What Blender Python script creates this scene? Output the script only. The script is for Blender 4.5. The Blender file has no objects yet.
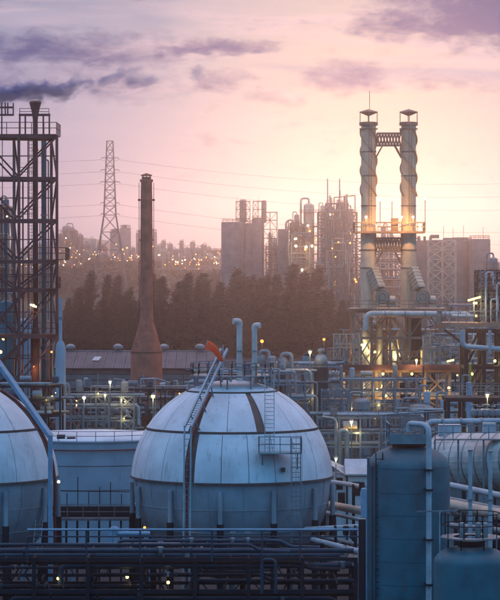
import bpy, math, random
from mathutils import Vector, Matrix
SC = bpy.context.scene
COL = SC.collection
R = math.radians
PI = math.pi
rnd = random.Random(7)

# ------------------------------------------------------------------ camera, sky, sun, exposure
F, HOR, CZ = 2400.0, 272.0, 30.0          # focal length in photo pixels, horizon row, eye height in metres
cam_d = bpy.data.cameras.new('camera')
cam = bpy.data.objects.new('camera', cam_d); COL.objects.link(cam)
cam.location = (0, 0, CZ)
cam.rotation_euler = (PI / 2 - math.atan((300 - HOR) / F), 0, 0)
cam_d.sensor_fit = 'HORIZONTAL'; cam_d.sensor_width = 36.0; cam_d.lens = 36.0 * F / 500.0
cam_d.clip_start = 1.0; cam_d.clip_end = 20000.0
SC.camera = cam

SUN_AZ, SUN_EL = R(2.9), R(2.8)           # the low evening sun stands ahead, a little to the right
SUN_DIR = Vector((math.sin(SUN_AZ) * math.cos(SUN_EL), math.cos(SUN_AZ) * math.cos(SUN_EL), math.sin(SUN_EL)))

SC.view_settings.view_transform = 'Standard'
SC.view_settings.look = 'None'
SC.view_settings.gamma = 1.0
SC.view_settings.exposure = -0.2
SC.view_settings.use_curve_mapping = False
SC.render.engine = 'CYCLES'
cy = SC.cycles
cy.use_denoising = True
cy.max_bounces = 5; cy.diffuse_bounces = 2; cy.glossy_bounces = 2; cy.transmission_bounces = 2
cy.volume_bounces = 0; cy.transparent_max_bounces = 6
cy.sample_clamp_indirect = 3.0
cy.caustics_reflective = False; cy.caustics_refractive = False


class NT:
    """small helper to write node chains"""
    def __init__(self, tree):
        self.t = tree; self.n = tree.nodes; self.l = tree.links
    def new(self, typ, **kw):
        nd = self.n.new(typ)
        for k, v in kw.items():
            setattr(nd, k, v)
        return nd
    def put(self, sock, v):
        if isinstance(v, (int, float)):
            sock.default_value = v
        elif isinstance(v, (tuple, list)):
            sock.default_value = tuple(v) + ((1.0,) if len(sock.default_value) == 4 and len(v) == 3 else ())
        else:
            self.l.new(v, sock)
    def m(self, op, a, b=0.0, c=None, clamp=False):
        nd = self.new('ShaderNodeMath', operation=op, use_clamp=clamp)
        self.put(nd.inputs[0], a); self.put(nd.inputs[1], b)
        if c is not None:
            self.put(nd.inputs[2], c)
        return nd.outputs[0]
    def mix(self, f, a, b, mode='MIX'):
        nd = self.new('ShaderNodeMix', data_type='RGBA', blend_type=mode)
        nd.clamp_factor = True
        self.put(nd.inputs[0], f); self.put(nd.inputs[6], a); self.put(nd.inputs[7], b)
        return nd.outputs[2]
    def ramp(self, f, lo, hi, smooth=True):
        nd = self.new('ShaderNodeMapRange', interpolation_type='SMOOTHSTEP' if smooth else 'LINEAR')
        self.put(nd.inputs[0], f); self.put(nd.inputs[1], lo); self.put(nd.inputs[2], hi)
        return nd.outputs[0]
    def xyz(self, x, y, z):
        nd = self.new('ShaderNodeCombineXYZ')
        self.put(nd.inputs[0], x); self.put(nd.inputs[1], y); self.put(nd.inputs[2], z)
        return nd.outputs[0]
    def noise(self, vec, scale, detail=4.0, rough=0.55, dist=0.0):
        nd = self.new('ShaderNodeTexNoise')
        self.l.new(vec, nd.inputs['Vector'])
        nd.inputs['Scale'].default_value = scale; nd.inputs['Detail'].default_value = detail
        nd.inputs['Roughness'].default_value = rough; nd.inputs['Distortion'].default_value = dist
        return nd.outputs['Fac']


def make_world():
    w = bpy.data.worlds.new('World'); SC.world = w; w.use_nodes = True
    w.node_tree.nodes.clear()
    k = NT(w.node_tree)
    tc = k.new('ShaderNodeTexCoord').outputs['Generated']
    sep = k.new('ShaderNodeSeparateXYZ'); k.l.new(tc, sep.inputs[0])
    X, Y, Z = sep.outputs
    sky = k.new('ShaderNodeTexSky', sky_type='NISHITA', sun_disc=False)
    sky.sun_elevation = SUN_EL; sky.sun_rotation = SUN_AZ
    sky.air_density = 1.2; sky.dust_density = 2.0; sky.ozone_density = 3.0
    base = k.mix(1.0, sky.outputs[0], (0.085, 0.085, 0.085), 'MULTIPLY')
    # dusk dome: blue overhead and behind, rose towards the sunset
    el = k.m('MAXIMUM', Z, 0.0)
    dome = k.mix(k.ramp(el, 0.0, 0.6, False), (0.0, 0.30, 0.66), (0.0, 0.56, 1.15))  # unseen blue behind is strengthened to light camera-facing sides
    c = k.mix(0.95, base, dome)
    # blue behind to rose ahead; unseen rose overhead is added to light upper faces
    side = k.new('ShaderNodeVectorMath', operation='DOT_PRODUCT')
    k.l.new(tc, side.inputs[0]); side.inputs[1].default_value = (0.03, 0.58, 0.81)
    c = k.mix(k.ramp(side.outputs['Value'], 0.22, 0.80), c, (0.60, 0.53, 0.60))
    c = k.mix(1.0, c, k.mix(k.ramp(el, 0.25, 0.85), (1.0, 1.0, 1.0), (2.8, 2.3, 2.4)), 'MULTIPLY')  # upper sky out of view brightened to light the sphere tops
    # sun glow through high haze
    dot = k.new('ShaderNodeVectorMath', operation='DOT_PRODUCT')
    k.l.new(tc, dot.inputs[0]); dot.inputs[1].default_value = (math.sin(R(2.9)), math.cos(R(2.9)), 0.045)
    d = dot.outputs['Value']
    g1 = k.m('POWER', k.m('MAXIMUM', d, 0.0), 420.0)
    g2 = k.m('POWER', k.m('MAXIMUM', d, 0.0), 60.0)
    c = k.mix(k.m('MULTIPLY', g2, 0.2), c, (0.85, 0.62, 0.58))
    c = k.mix(k.m('MULTIPLY', g1, 0.5), c, (0.9, 0.64, 0.40))
    # lavender on the left flank of the sunset
    lav = k.m('MULTIPLY', k.m('MULTIPLY', k.ramp(k.m('MULTIPLY', X, -1.0), -0.02, 0.13), k.ramp(Y, 0.2, 0.9)), 0.7)
    c = k.mix(lav, c, (0.46, 0.44, 0.66))
    # clouds: direction coordinates, stretched along the horizon
    U = k.m('DIVIDE', X, k.m('MAXIMUM', k.m('ABSOLUTE', Y), 0.12))
    V = Z
    vec = k.xyz(k.m('MULTIPLY', U, 24.0), k.m('MULTIPLY', Y, 1.0), k.m('MULTIPLY', V, 74.0))
    n1 = k.noise(vec, 1.0, 6.0, 0.6, 0.5)
    vec2 = k.xyz(k.m('MULTIPLY', U, 9.0), k.m('MULTIPLY', Y, 1.7), k.m('MULTIPLY', V, 90.0))
    n2 = k.noise(vec2, 1.0, 5.0, 0.55, 0.8)
    pinkc = k.m('MULTIPLY', k.ramp(n2, 0.46, 0.68), k.ramp(Z, 0.045, 0.085))
    c = k.mix(k.m('MULTIPLY', pinkc, 0.6), c, (0.86, 0.64, 0.70))
    n4 = k.noise(k.xyz(k.m('MULTIPLY', U, 7.0), k.m('MULTIPLY', Y, 2.0), k.m('MULTIPLY', V, 48.0)), 1.0, 3.0, .5, .6)
    band = k.m('MULTIPLY', k.ramp(n4, 0.42, 0.66), k.ramp(V, 0.055, 0.095))
    c = k.mix(k.m('MULTIPLY', band, 0.8), c, (0.24, 0.32, 0.50))
    # dark cloud banks: (u, v, half width, half height, weight)
    wv = k.xyz(k.m('MULTIPLY', U, 60.0), Y, k.m('MULTIPLY', V, 120.0))
    Uw = k.m('ADD', U, k.m('MULTIPLY', k.m('SUBTRACT', k.noise(wv, 1.0, 3.0, .6), .5), 0.035))
    Vw = k.m('ADD', V, k.m('MULTIPLY', k.m('SUBTRACT', k.noise(k.xyz(k.m('MULTIPLY', V, 110.0), k.m('MULTIPLY', U, 45.0), 4.0), 1.0, 3.0, .6), .5), 0.016))
    n3 = k.noise(k.xyz(k.m('MULTIPLY', U, 75.0), Y, k.m('MULTIPLY', V, 170.0)), 1.0, 6.0, .62, .4)
    total = None
    for (pu, pv, su, sv, wt) in ((478, 4, 125, 36, 1.5), (385, 28, 50, 17, 1.0), (495, 36, 90, 20, 1.1), (40, 46, 250, 22, .95), (235, 49, 80, 10, .8),
                                 (345, 78, 62, 24, 1.0), (228, 80, 45, 13, .7), (0, 86, 230, 40, .55), (440, 84, 45, 11, .55), (262, 98, 50, 11, .5), (140, 66, 60, 10, .5)):
        u0 = (pu - 250) / F; v0 = (HOR - pv) / F
        a = k.m('DIVIDE', k.m('SUBTRACT', Uw, u0), su / F)
        b = k.m('DIVIDE', k.m('SUBTRACT', Vw, v0), sv / F)
        e = k.m('ADD', k.m('MULTIPLY', a, a), k.m('MULTIPLY', b, b))
        e = k.m('MULTIPLY', k.m('MAXIMUM', k.m('SUBTRACT', 1.0, e), 0.0), wt)
        total = e if total is None else k.m('ADD', total, e)
    total = k.m('MULTIPLY', total, k.ramp(Y, 0.3, 0.6))
    dens = k.m('ADD', k.m('MULTIPLY', total, 0.62), k.m('ADD', k.m('MULTIPLY', k.m('SUBTRACT', n1, 0.5), 1.3), k.m('MULTIPLY', k.m('SUBTRACT', n3, 0.5), 0.95)))
    dark = k.ramp(dens, 0.0, 0.95)
    c = k.mix(k.m('MULTIPLY', dark, 0.98), c, (0.0, 0.06, 0.27))
    # below the horizon: dim ground-coloured dusk
    c = k.mix(k.ramp(k.m('MULTIPLY', Z, -1.0), 0.0, 0.12), c, (0.05, 0.06, 0.09))
    bg = k.new('ShaderNodeBackground'); k.l.new(c, bg.inputs[0]); bg.inputs[1].default_value = 1.0
    out = k.new('ShaderNodeOutputWorld'); k.l.new(bg.outputs[0], out.inputs[0])
make_world()

sun_d = bpy.data.lights.new('sun', 'SUN')
sun_d.energy = 0.36; sun_d.angle = R(4); sun_d.color = (1.0, 0.62, 0.42)
sun = bpy.data.objects.new('sun', sun_d); COL.objects.link(sun)
sun.rotation_euler = SUN_DIR.to_track_quat('Z', 'Y').to_euler()


# ------------------------------------------------------------------ materials
MATS = {}
def mat(name, base, rough=0.6, metal=0.0, var=0.25, scale=0.6, streak=0.0, scol=(0.10, 0.06, 0.04), bump=0.0, second=None, spec=0.4):
    m = bpy.data.materials.new(name); m.use_nodes = True
    k = NT(m.node_tree); m.node_tree.nodes.clear()
    pos = k.new('ShaderNodeNewGeometry').outputs['Position']
    n = k.noise(pos, scale, 5.0, 0.6)
    dk = tuple(x * (1 - var) for x in base); lt = tuple(min(1, x * (1 + var * 0.7)) for x in base)
    if second: lt = second
    c = k.mix(k.ramp(n, 0.3, 0.7), dk, lt)
    if streak:
        mp = k.new('ShaderNodeMapping'); k.l.new(pos, mp.inputs[0]); mp.inputs['Scale'].default_value = (2.6, 2.6, 0.16)
        s = k.noise(mp.outputs[0], 1.0, 4.0, 0.65)
        s2 = k.noise(pos, 0.9, 6.0, 0.7)
        f = k.m('MULTIPLY', k.ramp(s, 0.5, 0.78), k.ramp(s2, 0.38, 0.66))
        c = k.mix(k.m('MULTIPLY', f, streak), c, scol)
    b = k.new('ShaderNodeBsdfPrincipled')
    k.l.new(c, b.inputs['Base Color']); b.inputs['Roughness'].default_value = rough
    rr = k.m('ADD', k.m('MULTIPLY', n, 0.3), rough - 0.15, clamp=True); k.l.new(rr, b.inputs['Roughness'])
    b.inputs['Metallic'].default_value = metal
    b.inputs['Specular IOR Level'].default_value = spec
    if bump:
        bm = k.new('ShaderNodeBump'); bm.inputs['Strength'].default_value = bump; bm.inputs['Distance'].default_value = 0.05
        k.l.new(k.noise(pos, scale * 5, 4.0, 0.6), bm.inputs['Height']); k.l.new(bm.outputs[0], b.inputs['Normal'])
    o = k.new('ShaderNodeOutputMaterial'); k.l.new(b.outputs[0], o.inputs[0])
    MATS[name] = m
    return m
def glow(name, col, strength):
    m = bpy.data.materials.new(name); m.use_nodes = True
    k = NT(m.node_tree); m.node_tree.nodes.clear()
    e = k.new('ShaderNodeEmission'); e.inputs[0].default_value = (*col, 1); e.inputs[1].default_value = strength
    o = k.new('ShaderNodeOutputMaterial'); k.l.new(e.outputs[0], o.inputs[0])
    m.cycles.emission_sampling = 'NONE'
    MATS[name] = m

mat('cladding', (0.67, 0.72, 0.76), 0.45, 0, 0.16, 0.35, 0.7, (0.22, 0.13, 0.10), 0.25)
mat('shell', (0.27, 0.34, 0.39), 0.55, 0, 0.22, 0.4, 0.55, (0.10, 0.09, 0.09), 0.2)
mat('seam', (0.10, 0.075, 0.07), 0.7)
mat('white_pipe', (0.38, 0.44, 0.48), 0.45, 0, 0.2, 0.9, 0.3)
mat('cream_pipe', (0.62, 0.54, 0.49), 0.5, 0, 0.2, 0.9, 0.35)
mat('asphalt', (0.03, 0.031, 0.034), 0.9, 0, 0.3, 0.8)
mat('grey_pipe', (0.25, 0.275, 0.29), 0.5, 0.2, 0.25, 0.8, 0.3)
mat('galv', (0.20, 0.25, 0.28), 0.5, 0.5, 0.25, 1.5)
mat('blue_steel', (0.20, 0.34, 0.46), 0.5, 0, 0.15, 1.2, 0.2)
mat('dark_steel', (0.013, 0.020, 0.029), 0.65, 0.0, 0.3, 1.2, spec=0.2)  # extra dark: shade over the foreground rack put into the steel colour
mat('maroon_steel', (0.13, 0.045, 0.045), 0.65, 0, 0.3, 0.7)
mat('rust', (0.42, 0.12, 0.075), 0.75, 0, 0.3, 0.7, 0.5, (0.09, 0.045, 0.035))
mat('red_pipe', (0.17, 0.035, 0.035), 0.55, 0, 0.25, 0.8)
mat('teal', (0.16, 0.29, 0.32), 0.55, 0, 0.25, 1.0, 0.3)
mat('vessel_blue', (0.018, 0.125, 0.165), 0.5, 0, 0.3, 0.5, 0.85, (0.075, 0.06, 0.055), 0.2)  # vignette darkness over the front vessels put into the blue paint
mat('tank_paint', (0.28, 0.37, 0.44), 0.55, 0, 0.15, 0.3, 0.5, (0.16, 0.13, 0.12), 0.15)
mat('insul', (0.52, 0.43, 0.34), 0.45, 0.3, 0.2, 0.8, 0.3)  # warmed: evening flare over the process units put into the colour
mat('silo', (0.44, 0.29, 0.25), 0.6, 0, 0.2, 0.25, 0.4)  # pinkish tone is warm backlight veil put into the paint
mat('strake', (0.55, 0.33, 0.18), 0.55, 0, 0.2, 0.4, 0.3)
mat('drum_clad', (0.62, 0.55, 0.50), 0.45, 0.1, 0.2, 0.8, 0.5)
mat('stack', (0.80, 0.53, 0.35), 0.55, 0, 0.18, 0.4, 0.35)  # golden cream holds the warm sunset flare on the shafts as paint
mat('tan_steel', (0.34, 0.20, 0.14), 0.6, 0.1, 0.25, 0.8)  # tan pushed warmer to hold the sunset flare in the steel colour
mat('concrete', (0.26, 0.25, 0.24), 0.85, 0, 0.25, 0.5, 0.3)
mat('ground', (0.022, 0.024, 0.03), 0.9, 0, 0.4, 0.15)
mat('roof', (0.13, 0.125, 0.14), 0.7, 0, 0.3, 0.25, 0.4)
mat('siding', (0.30, 0.32, 0.34), 0.6, 0, 0.2, 0.3, 0.3)
mat('skylight', (0.55, 0.57, 0.6), 0.3, 0, 0.1)
mat('soil', (0.07, 0.075, 0.05), 0.95, 0, 0.4, 0.05)
mat('mountain', (0.12, 0.12, 0.13), 0.95, 0, 0.3, 0.004)
mat('bark', (0.09, 0.06, 0.045), 0.9, 0, 0.3, 1.0)
mat('leaf', (0.03, 0.04, 0.028), 0.75, 0, 0.45, 0.12, second=(0.055, 0.06, 0.036))
def translucent_leaf():
    k = NT(MATS['leaf'].node_tree)
    out = [n_ for n_ in k.n if n_.type == 'OUTPUT_MATERIAL'][0]; bs = [n_ for n_ in k.n if n_.type == 'BSDF_PRINCIPLED'][0]
    tr = k.new('ShaderNodeBsdfTranslucent'); tr.inputs[0].default_value = (0.13, 0.075, 0.04, 1)
    ad = k.new('ShaderNodeMixShader'); ad.inputs[0].default_value = 0.22
    k.l.new(bs.outputs[0], ad.inputs[1]); k.l.new(tr.outputs[0], ad.inputs[2]); k.l.new(ad.outputs[0], out.inputs[0])
translucent_leaf()
mat('shade_slate_pipe', (0.020, 0.055, 0.09), 0.55, 0.0, 0.3, 0.8, 0.3, spec=0.25)  # darker pipe colour with the foreground rack's shade put into it
mat('windsock', (0.95, 0.15, 0.04), 0.7, 0, 0.1, 2.0)
def translucent_cloth():
    k = NT(MATS['windsock'].node_tree)
    out = [n_ for n_ in k.n if n_.type == 'OUTPUT_MATERIAL'][0]; bs = [n_ for n_ in k.n if n_.type == 'BSDF_PRINCIPLED'][0]
    tr = k.new('ShaderNodeBsdfTranslucent'); tr.inputs[0].default_value = (0.95, 0.2, 0.06, 1)
    ad = k.new('ShaderNodeMixShader'); ad.inputs[0].default_value = 0.5
    k.l.new(bs.outputs[0], ad.inputs[1]); k.l.new(tr.outputs[0], ad.inputs[2]); k.l.new(ad.outputs[0], out.inputs[0])
translucent_cloth()
mat('wire', (0.10, 0.09, 0.10), 0.5, 0.5)
mat('pylon', (0.16, 0.15, 0.16), 0.6, 0.4)
mat('house_wall', (0.52, 0.55, 0.57), 0.7, 0, 0.15, 0.8, 0.3)
mat('house_roof', (0.46, 0.50, 0.54), 0.55, 0, 0.15, 0.6, 0.3)
mat('glass_dark', (0.02, 0.025, 0.03), 0.15)
mat('yellow_paint', (0.55, 0.38, 0.05), 0.55)
glow('lamp_warm', (1.0, 0.42, 0.09), 4.5)
glow('lamp_orange', (1.0, 0.30, 0.05), 4.0)
glow('lamp_pale', (1.0, 0.82, 0.48), 10.0)
glow('lamp_yellow', (1.0, 0.74, 0.14), 8.0)


# ------------------------------------------------------------------ geometry helpers
def P(px, py, d):
    """a point d metres ahead that the photograph shows at column px, row py"""
    return Vector(((px - 250.0) / F * d, d, CZ - (py - HOR) / F * d))
def PX(px, d): return (px - 250.0) / F * d
def PZ(py, d): return CZ - (py - HOR) / F * d
def S(n, d): return n / F * d

class MB:
    def __init__(self): self.v = []; self.f = []; self.s = []
    def quad(self, pts, smooth=False):
        b = len(self.v); self.v += [tuple(p) for p in pts]; self.f.append(tuple(range(b, b + len(pts)))); self.s.append(smooth)
    def box(self, x0, x1, y0, y1, z0, z1):
        b = len(self.v)
        self.v += [(x0, y0, z0), (x1, y0, z0), (x1, y1, z0), (x0, y1, z0), (x0, y0, z1), (x1, y0, z1), (x1, y1, z1), (x0, y1, z1)]
        for f in ((0, 3, 2, 1), (4, 5, 6, 7), (0, 1, 5, 4), (1, 2, 6, 5), (2, 3, 7, 6), (3, 0, 4, 7)):
            self.f.append(tuple(b + i for i in f)); self.s.append(False)
        return self
    def bar(self, p, q, w, h=None):
        p = Vector(p); q = Vector(q); h = h or w
        a = (q - p)
        if a.length < 1e-6: return self
        a.normalize()
        up = Vector((0, 0, 1)) if abs(a.z) < 0.95 else Vector((0, 1, 0))
        s = a.cross(up).normalized() * (w / 2); t = s.cross(a).normalized() * (h / 2)
        b = len(self.v)
        for c in (p, q):
            for i, j in ((-1, -1), (1, -1), (1, 1), (-1, 1)):
                self.v.append(tuple(c + s * i + t * j))
        for f in ((0, 1, 2, 3), (7, 6, 5, 4), (0, 4, 5, 1), (1, 5, 6, 2), (2, 6, 7, 3), (3, 7, 4, 0)):
            self.f.append(tuple(b + i for i in f)); self.s.append(False)
        return self
    def tube(self, pts, r, n=10, caps=True, bend=0.0):
        pts = [Vector(p) for p in pts]
        if bend and len(pts) > 2:
            new = [pts[0]]
            for i in range(1, len(pts) - 1):
                a, b, c = pts[i - 1], pts[i], pts[i + 1]
                rr = min(bend, (a - b).length * 0.45, (c - b).length * 0.45)
                p0 = b + (a - b).normalized() * rr; p1 = b + (c - b).normalized() * rr
                for t in (0, .25, .5, .75, 1): new.append(p0 * (1 - t) ** 2 + b * 2 * t * (1 - t) + p1 * t * t)
            new.append(pts[-1]); pts = new
        rs = r if isinstance(r, (list, tuple)) else [r] * len(pts)
        rings = []; ref = None
        for i, p in enumerate(pts):
            a = (pts[min(i + 1, len(pts) - 1)] - pts[max(i - 1, 0)])
            a = a.normalized() if a.length > 1e-9 else Vector((0, 0, 1))
            if ref is None:
                ref = a.cross(Vector((0, 0, 1)) if abs(a.z) < 0.9 else Vector((1, 0, 0))).normalized()
            s = (ref - a * ref.dot(a))
            s = s.normalized() if s.length > 1e-6 else a.orthogonal().normalized()
            ref = s; t = a.cross(s)
            b = len(self.v)
            for j in range(n):
                an = 2 * PI * j / n
                self.v.append(tuple(p + (s * math.cos(an) + t * math.sin(an)) * rs[i]))
            rings.append(b)
        for a, b in zip(rings, rings[1:]):
            for j in range(n):
                self.f.append((a + j, a + (j + 1) % n, b + (j + 1) % n, b + j)); self.s.append(True)
        if caps:
            for b, rev in ((rings[0], True), (rings[-1], False)):
                base = len(self.v); self.v += [self.v[b + j] for j in range(n)]
                idx = list(range(base, base + n))
                self.f.append(tuple(reversed(idx) if rev else idx)); self.s.append(False)
        return self
    def lathe(self, c, prof, n=24, smooth=True):
        """profile of (radius, z) about the vertical through c, kept sharp where the profile repeats a point"""
        c = Vector(c); rings = []
        for r, z in prof:
            b = len(self.v)
            for j in range(n):
                an = 2 * PI * j / n
                self.v.append((c.x + r * math.cos(an), c.y + r * math.sin(an), c.z + z))
            rings.append(b)
        for i, (a, b) in enumerate(zip(rings, rings[1:])):
            if prof[i] == prof[i + 1]: continue
            for j in range(n):
                self.f.append((a + j, a + (j + 1) % n, b + (j + 1) % n, b + j)); self.s.append(smooth)
        return self
    def build(self, name, m, parent=None, mat2=None):
        off = Vector(parent_loc(parent)) if parent else Vector((0, 0, 0))
        me = bpy.data.meshes.new(name)
        me.from_pydata([(x - off.x, y - off.y, z - off.z) for x, y, z in self.v], [], self.f)
        me.polygons.foreach_set('use_smooth', self.s)
        me.materials.append(MATS[m]); me.update()
        o = bpy.data.objects.new(name, me); COL.objects.link(o)
        if parent: o.parent = parent
        return o

LOC = {}
def parent_loc(o):
    """world position of a thing or part (only translations are used for parents)"""
    v = Vector((0, 0, 0))
    while o is not None:
        v = v + o.location; o = o.parent
    return v

def tag(o, label, cat, group=None):
    o['label'] = label; o['category'] = cat
    if group: o['group'] = group
    return o
def thing(name, label, cat, loc, group=None):
    o = bpy.data.objects.new(name, None); COL.objects.link(o)
    o.location = loc; o.empty_display_size = 0.5
    return tag(o, label, cat, group)

UNIT = {}
def unit(shape, m, name):
    key = (shape, m, name)
    if key not in UNIT:
        b = MB()
        if shape == 'box': b.box(-.5, .5, -.5, .5, -.5, .5)
        elif shape == 'tube': b.tube([(0, 0, -.5), (0, 0, .5)], 0.5, 12)
        elif shape == 'ball':
            pr = [(math.sin(PI * i / 6) * .5, -math.cos(PI * i / 6) * .5) for i in range(7)]
            b.lathe((0, 0, 0), pr, 10)
        me = bpy.data.meshes.new(name)
        me.from_pydata(b.v, [], b.f); me.polygons.foreach_set('use_smooth', b.s)
        me.materials.append(MATS[m]); me.update(); UNIT[key] = me
    return UNIT[key]
def place(name, me, parent, mtx):
    o = bpy.data.objects.new(name, me); COL.objects.link(o)
    off = parent_loc(parent) if parent else Vector((0, 0, 0))
    if parent: o.parent = parent
    o.matrix_basis = Matrix.Translation(-off) @ mtx
    return o
def member(parent, name, p, q, w, m, h=None, shape='box'):
    """one straight piece of steel or pipe from p to q"""
    p = Vector(p); q = Vector(q); a = q - p; L = a.length; h = h or w
    if L < 1e-5: return None
    a = a / L
    up = Vector((0, 1, 0)) if abs(a.z) > 0.95 else Vector((0, 0, 1))
    s = up.cross(a).normalized(); t = a.cross(s)
    rot = Matrix((s, t, a)).transposed().to_4x4()
    mtx = Matrix.Translation((p + q) / 2) @ rot @ Matrix.Diagonal((w, h, L, 1))
    return place(name, unit(shape, m, name), parent, mtx)
def pipe(parent, pts, r, m='white_pipe', name='pipe', bend=None, n=10):
    return MB().tube(pts, r, n, True, bend if bend is not None else r * 3).build(name, m, parent)
def boxp(parent, name, x0, x1, y0, y1, z0, z1, m):
    return place(name, unit('box', m, name), parent, Matrix.Translation(((x0 + x1) / 2, (y0 + y1) / 2, (z0 + z1) / 2)) @ Matrix.Diagonal((x1 - x0, y1 - y0, z1 - z0, 1)))

def rail_into(b, pts, h=1.1, step=1.6, r=0.035, closed=False):
    pts = [Vector(p) for p in pts]
    if closed: pts = pts + [pts[0]]
    for a, c in zip(pts, pts[1:]):
        L = (c - a).length; n = max(1, round(L / step))
        for zz in (h, h * 0.52):
            b.bar(a + Vector((0, 0, zz)), c + Vector((0, 0, zz)), r * 2)
        for i in range(n + 1):
            p = a + (c - a) * (i / n)
            b.bar(p, p + Vector((0, 0, h)), r * 2)
def railing(parent, pts, h=1.1, step=1.6, r=0.035, m='galv', closed=False):
    b = MB(); rail_into(b, pts, h, step, r, closed)
    return b.build('railing', m, parent)
def ladder(parent, p, q, w=0.5, m='galv', cage=False, side=(1, 0, 0), name='ladder'):
    p = Vector(p); q = Vector(q); s = Vector(side).normalized() * w / 2; b = MB()
    b.bar(p - s, q - s, 0.07); b.bar(p + s, q + s, 0.07)
    n = max(2, int((q - p).length / 0.4))
    for i in range(1, n):
        c = p + (q - p) * (i / n); b.bar(c - s, c + s, 0.045)
    if cage:
        f = Vector(side).normalized().cross(Vector((0, 0, 1)))
        k = max(2, int((q - p).length / 1.2)); prev = None
        for i in range(1, k + 1):
            c = p + (q - p) * (i / k)
            ring = [c + s * 1.3 * math.cos(t) + f * (-0.7) * math.sin(t) for t in (0, PI / 4, PI / 2, 3 * PI / 4, PI)]
            for u, v in zip(ring, ring[1:]): b.bar(u, v, 0.04)
            if prev:
                for u, v in zip(ring, prev): b.bar(u, v, 0.035)
            prev = ring
    return b.build(name, m, parent)

def lamp(parent, pos, r, m='lamp_warm', watts=0.0, col=(1.0, 0.62, 0.22), name='lamp'):
    o = place(name, unit('ball', m, name), parent, Matrix.Translation(pos) @ Matrix.Diagonal((2 * r, 2 * r, 2 * r, 1)))
    if watts:
        ld = bpy.data.lights.new('lamp_light', 'POINT'); ld.energy = watts; ld.color = col; ld.shadow_soft_size = max(r, 0.2)
        lo = bpy.data.objects.new('lamp_light', ld); COL.objects.link(lo)
        lo.parent = parent; lo.location = Vector(pos) + Vector((0, -r * 1.6, -r * 0.8)) - parent_loc(parent)
    return o

def frame(parent, ux, vy, zl, org, rot=0.0, cw=0.3, bw=0.28, rw=0.16, m='dark_steel', brace='/', joined=False, side='X', base=0.0, skip=None, name='frame'):
    """steel frame on the plan grid ux by vy (metres from org), beams at the levels zl, diagonals in the bays"""
    ca, sa = math.cos(rot), math.sin(rot)
    def pt(u, v, z): return Vector((org[0] + u * ca - v * sa, org[1] + u * sa + v * ca, z))
    b = MB()
    def mem(nm, p, q, w, h=None):
        if joined: b.bar(p, q, w, h)
        else: member(parent, nm, p, q, w, m, h)
    top = max(zl)
    for u in ux:
        for v in vy: mem('column', pt(u, v, base), pt(u, v, top), cw)
    e = cw * 0.5
    for z in zl:
        for v in vy:
            for a, c in zip(ux, ux[1:]): mem('beam', pt(a + e, v, z - bw / 2), pt(c - e, v, z - bw / 2), bw * .8, bw)
        for u in ux:
            for a, c in zip(vy, vy[1:]): mem('beam', pt(u, a + e, z - bw / 2), pt(u, c - e, z - bw / 2), bw * .8, bw)
    lev = [base] + sorted(zl)
    def diag(pa, pb, za, zb, kind, i):
        if kind == 'X':
            mem('brace', pt(*pa, za), pt(*pb, zb), rw); mem('brace', pt(*pa, zb), pt(*pb, za), rw)
        elif kind == '/': mem('brace', pt(*pa, za), pt(*pb, zb), rw)
        elif kind == '\\': mem('brace', pt(*pa, zb), pt(*pb, za), rw)
        elif kind == 'Z':
            if i % 2: mem('brace', pt(*pa, za), pt(*pb, zb), rw)
            else: mem('brace', pt(*pa, zb), pt(*pb, za), rw)
        elif kind == 'V':
            mid = ((pa[0] + pb[0]) / 2, (pa[1] + pb[1]) / 2)
            mem('brace', pt(*pa, za), pt(*mid, zb), rw); mem('brace', pt(*pb, za), pt(*mid, zb), rw)
    for i, (za, zb) in enumerate(zip(lev, lev[1:])):
        zb = zb - bw / 2
        for v in vy:
            for j, (a, c) in enumerate(zip(ux, ux[1:])):
                if skip and (i, j) in skip: continue
                kk = brace[j % len(brace)] if brace else None
                diag((a, v), (c, v), za, zb, kk, i + j)
        for u in ux:
            for a, c in zip(vy, vy[1:]): diag((u, a), (u, c), za, zb, side, i)
    if joined: b.build(name, m, parent)
    return pt

def vessel_prof(r, z0, z1, head=0.5, ring=None):
    pr = [(0.001, z0)] + [(r * math.sin(PI / 2 * i / 5), z0 + r * head * (1 - math.cos(PI / 2 * i / 5))) for i in range(1, 6)]
    pr += [(r * math.cos(PI / 2 * i / 6), z1 - r * head + r * head * math.sin(PI / 2 * i / 6)) for i in range(0, 6)] + [(0.001, z1)]
    return pr
def vbody(parent, x, y, z0, z1, r, m, head=0.5, name='body', n=24):
    return MB().lathe((x, y, 0), vessel_prof(r, z0, z1, head), n).build(name, m, parent)
def cyl(parent, x, y, z0, z1, r, m, name='body', n=24):
    return MB().lathe((x, y, 0), [(0.001, z0), (r, z0), (r, z0), (r, z1), (r, z1), (0.001, z1)], n).build(name, m, parent)
def hoop(parent, x, y, z, r, w, t, m, name='band', n=24):
    return MB().lathe((x, y, z), [(r, -w / 2), (r + t, -w / 2), (r + t, -w / 2), (r + t, w / 2), (r + t, w / 2), (r, w / 2)], n, True).build(name, m, parent)

# ------------------------------------------------------------------ ground, hills, air
def structure(o, kind='structure'):
    o['kind'] = kind; return o
b = MB()
b.quad([(-1800, -80, 0), (1800, -80, 0), (1800, 3350, 0), (-1800, 3350, 0)])
structure(b.build('ground', 'ground'))
b = MB(); b.quad([(-60, 236, 0.02), (60, 236, 0.02), (60, 244, 0.02), (-60, 244, 0.02)])
structure(b.build('road', 'asphalt'))

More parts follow.
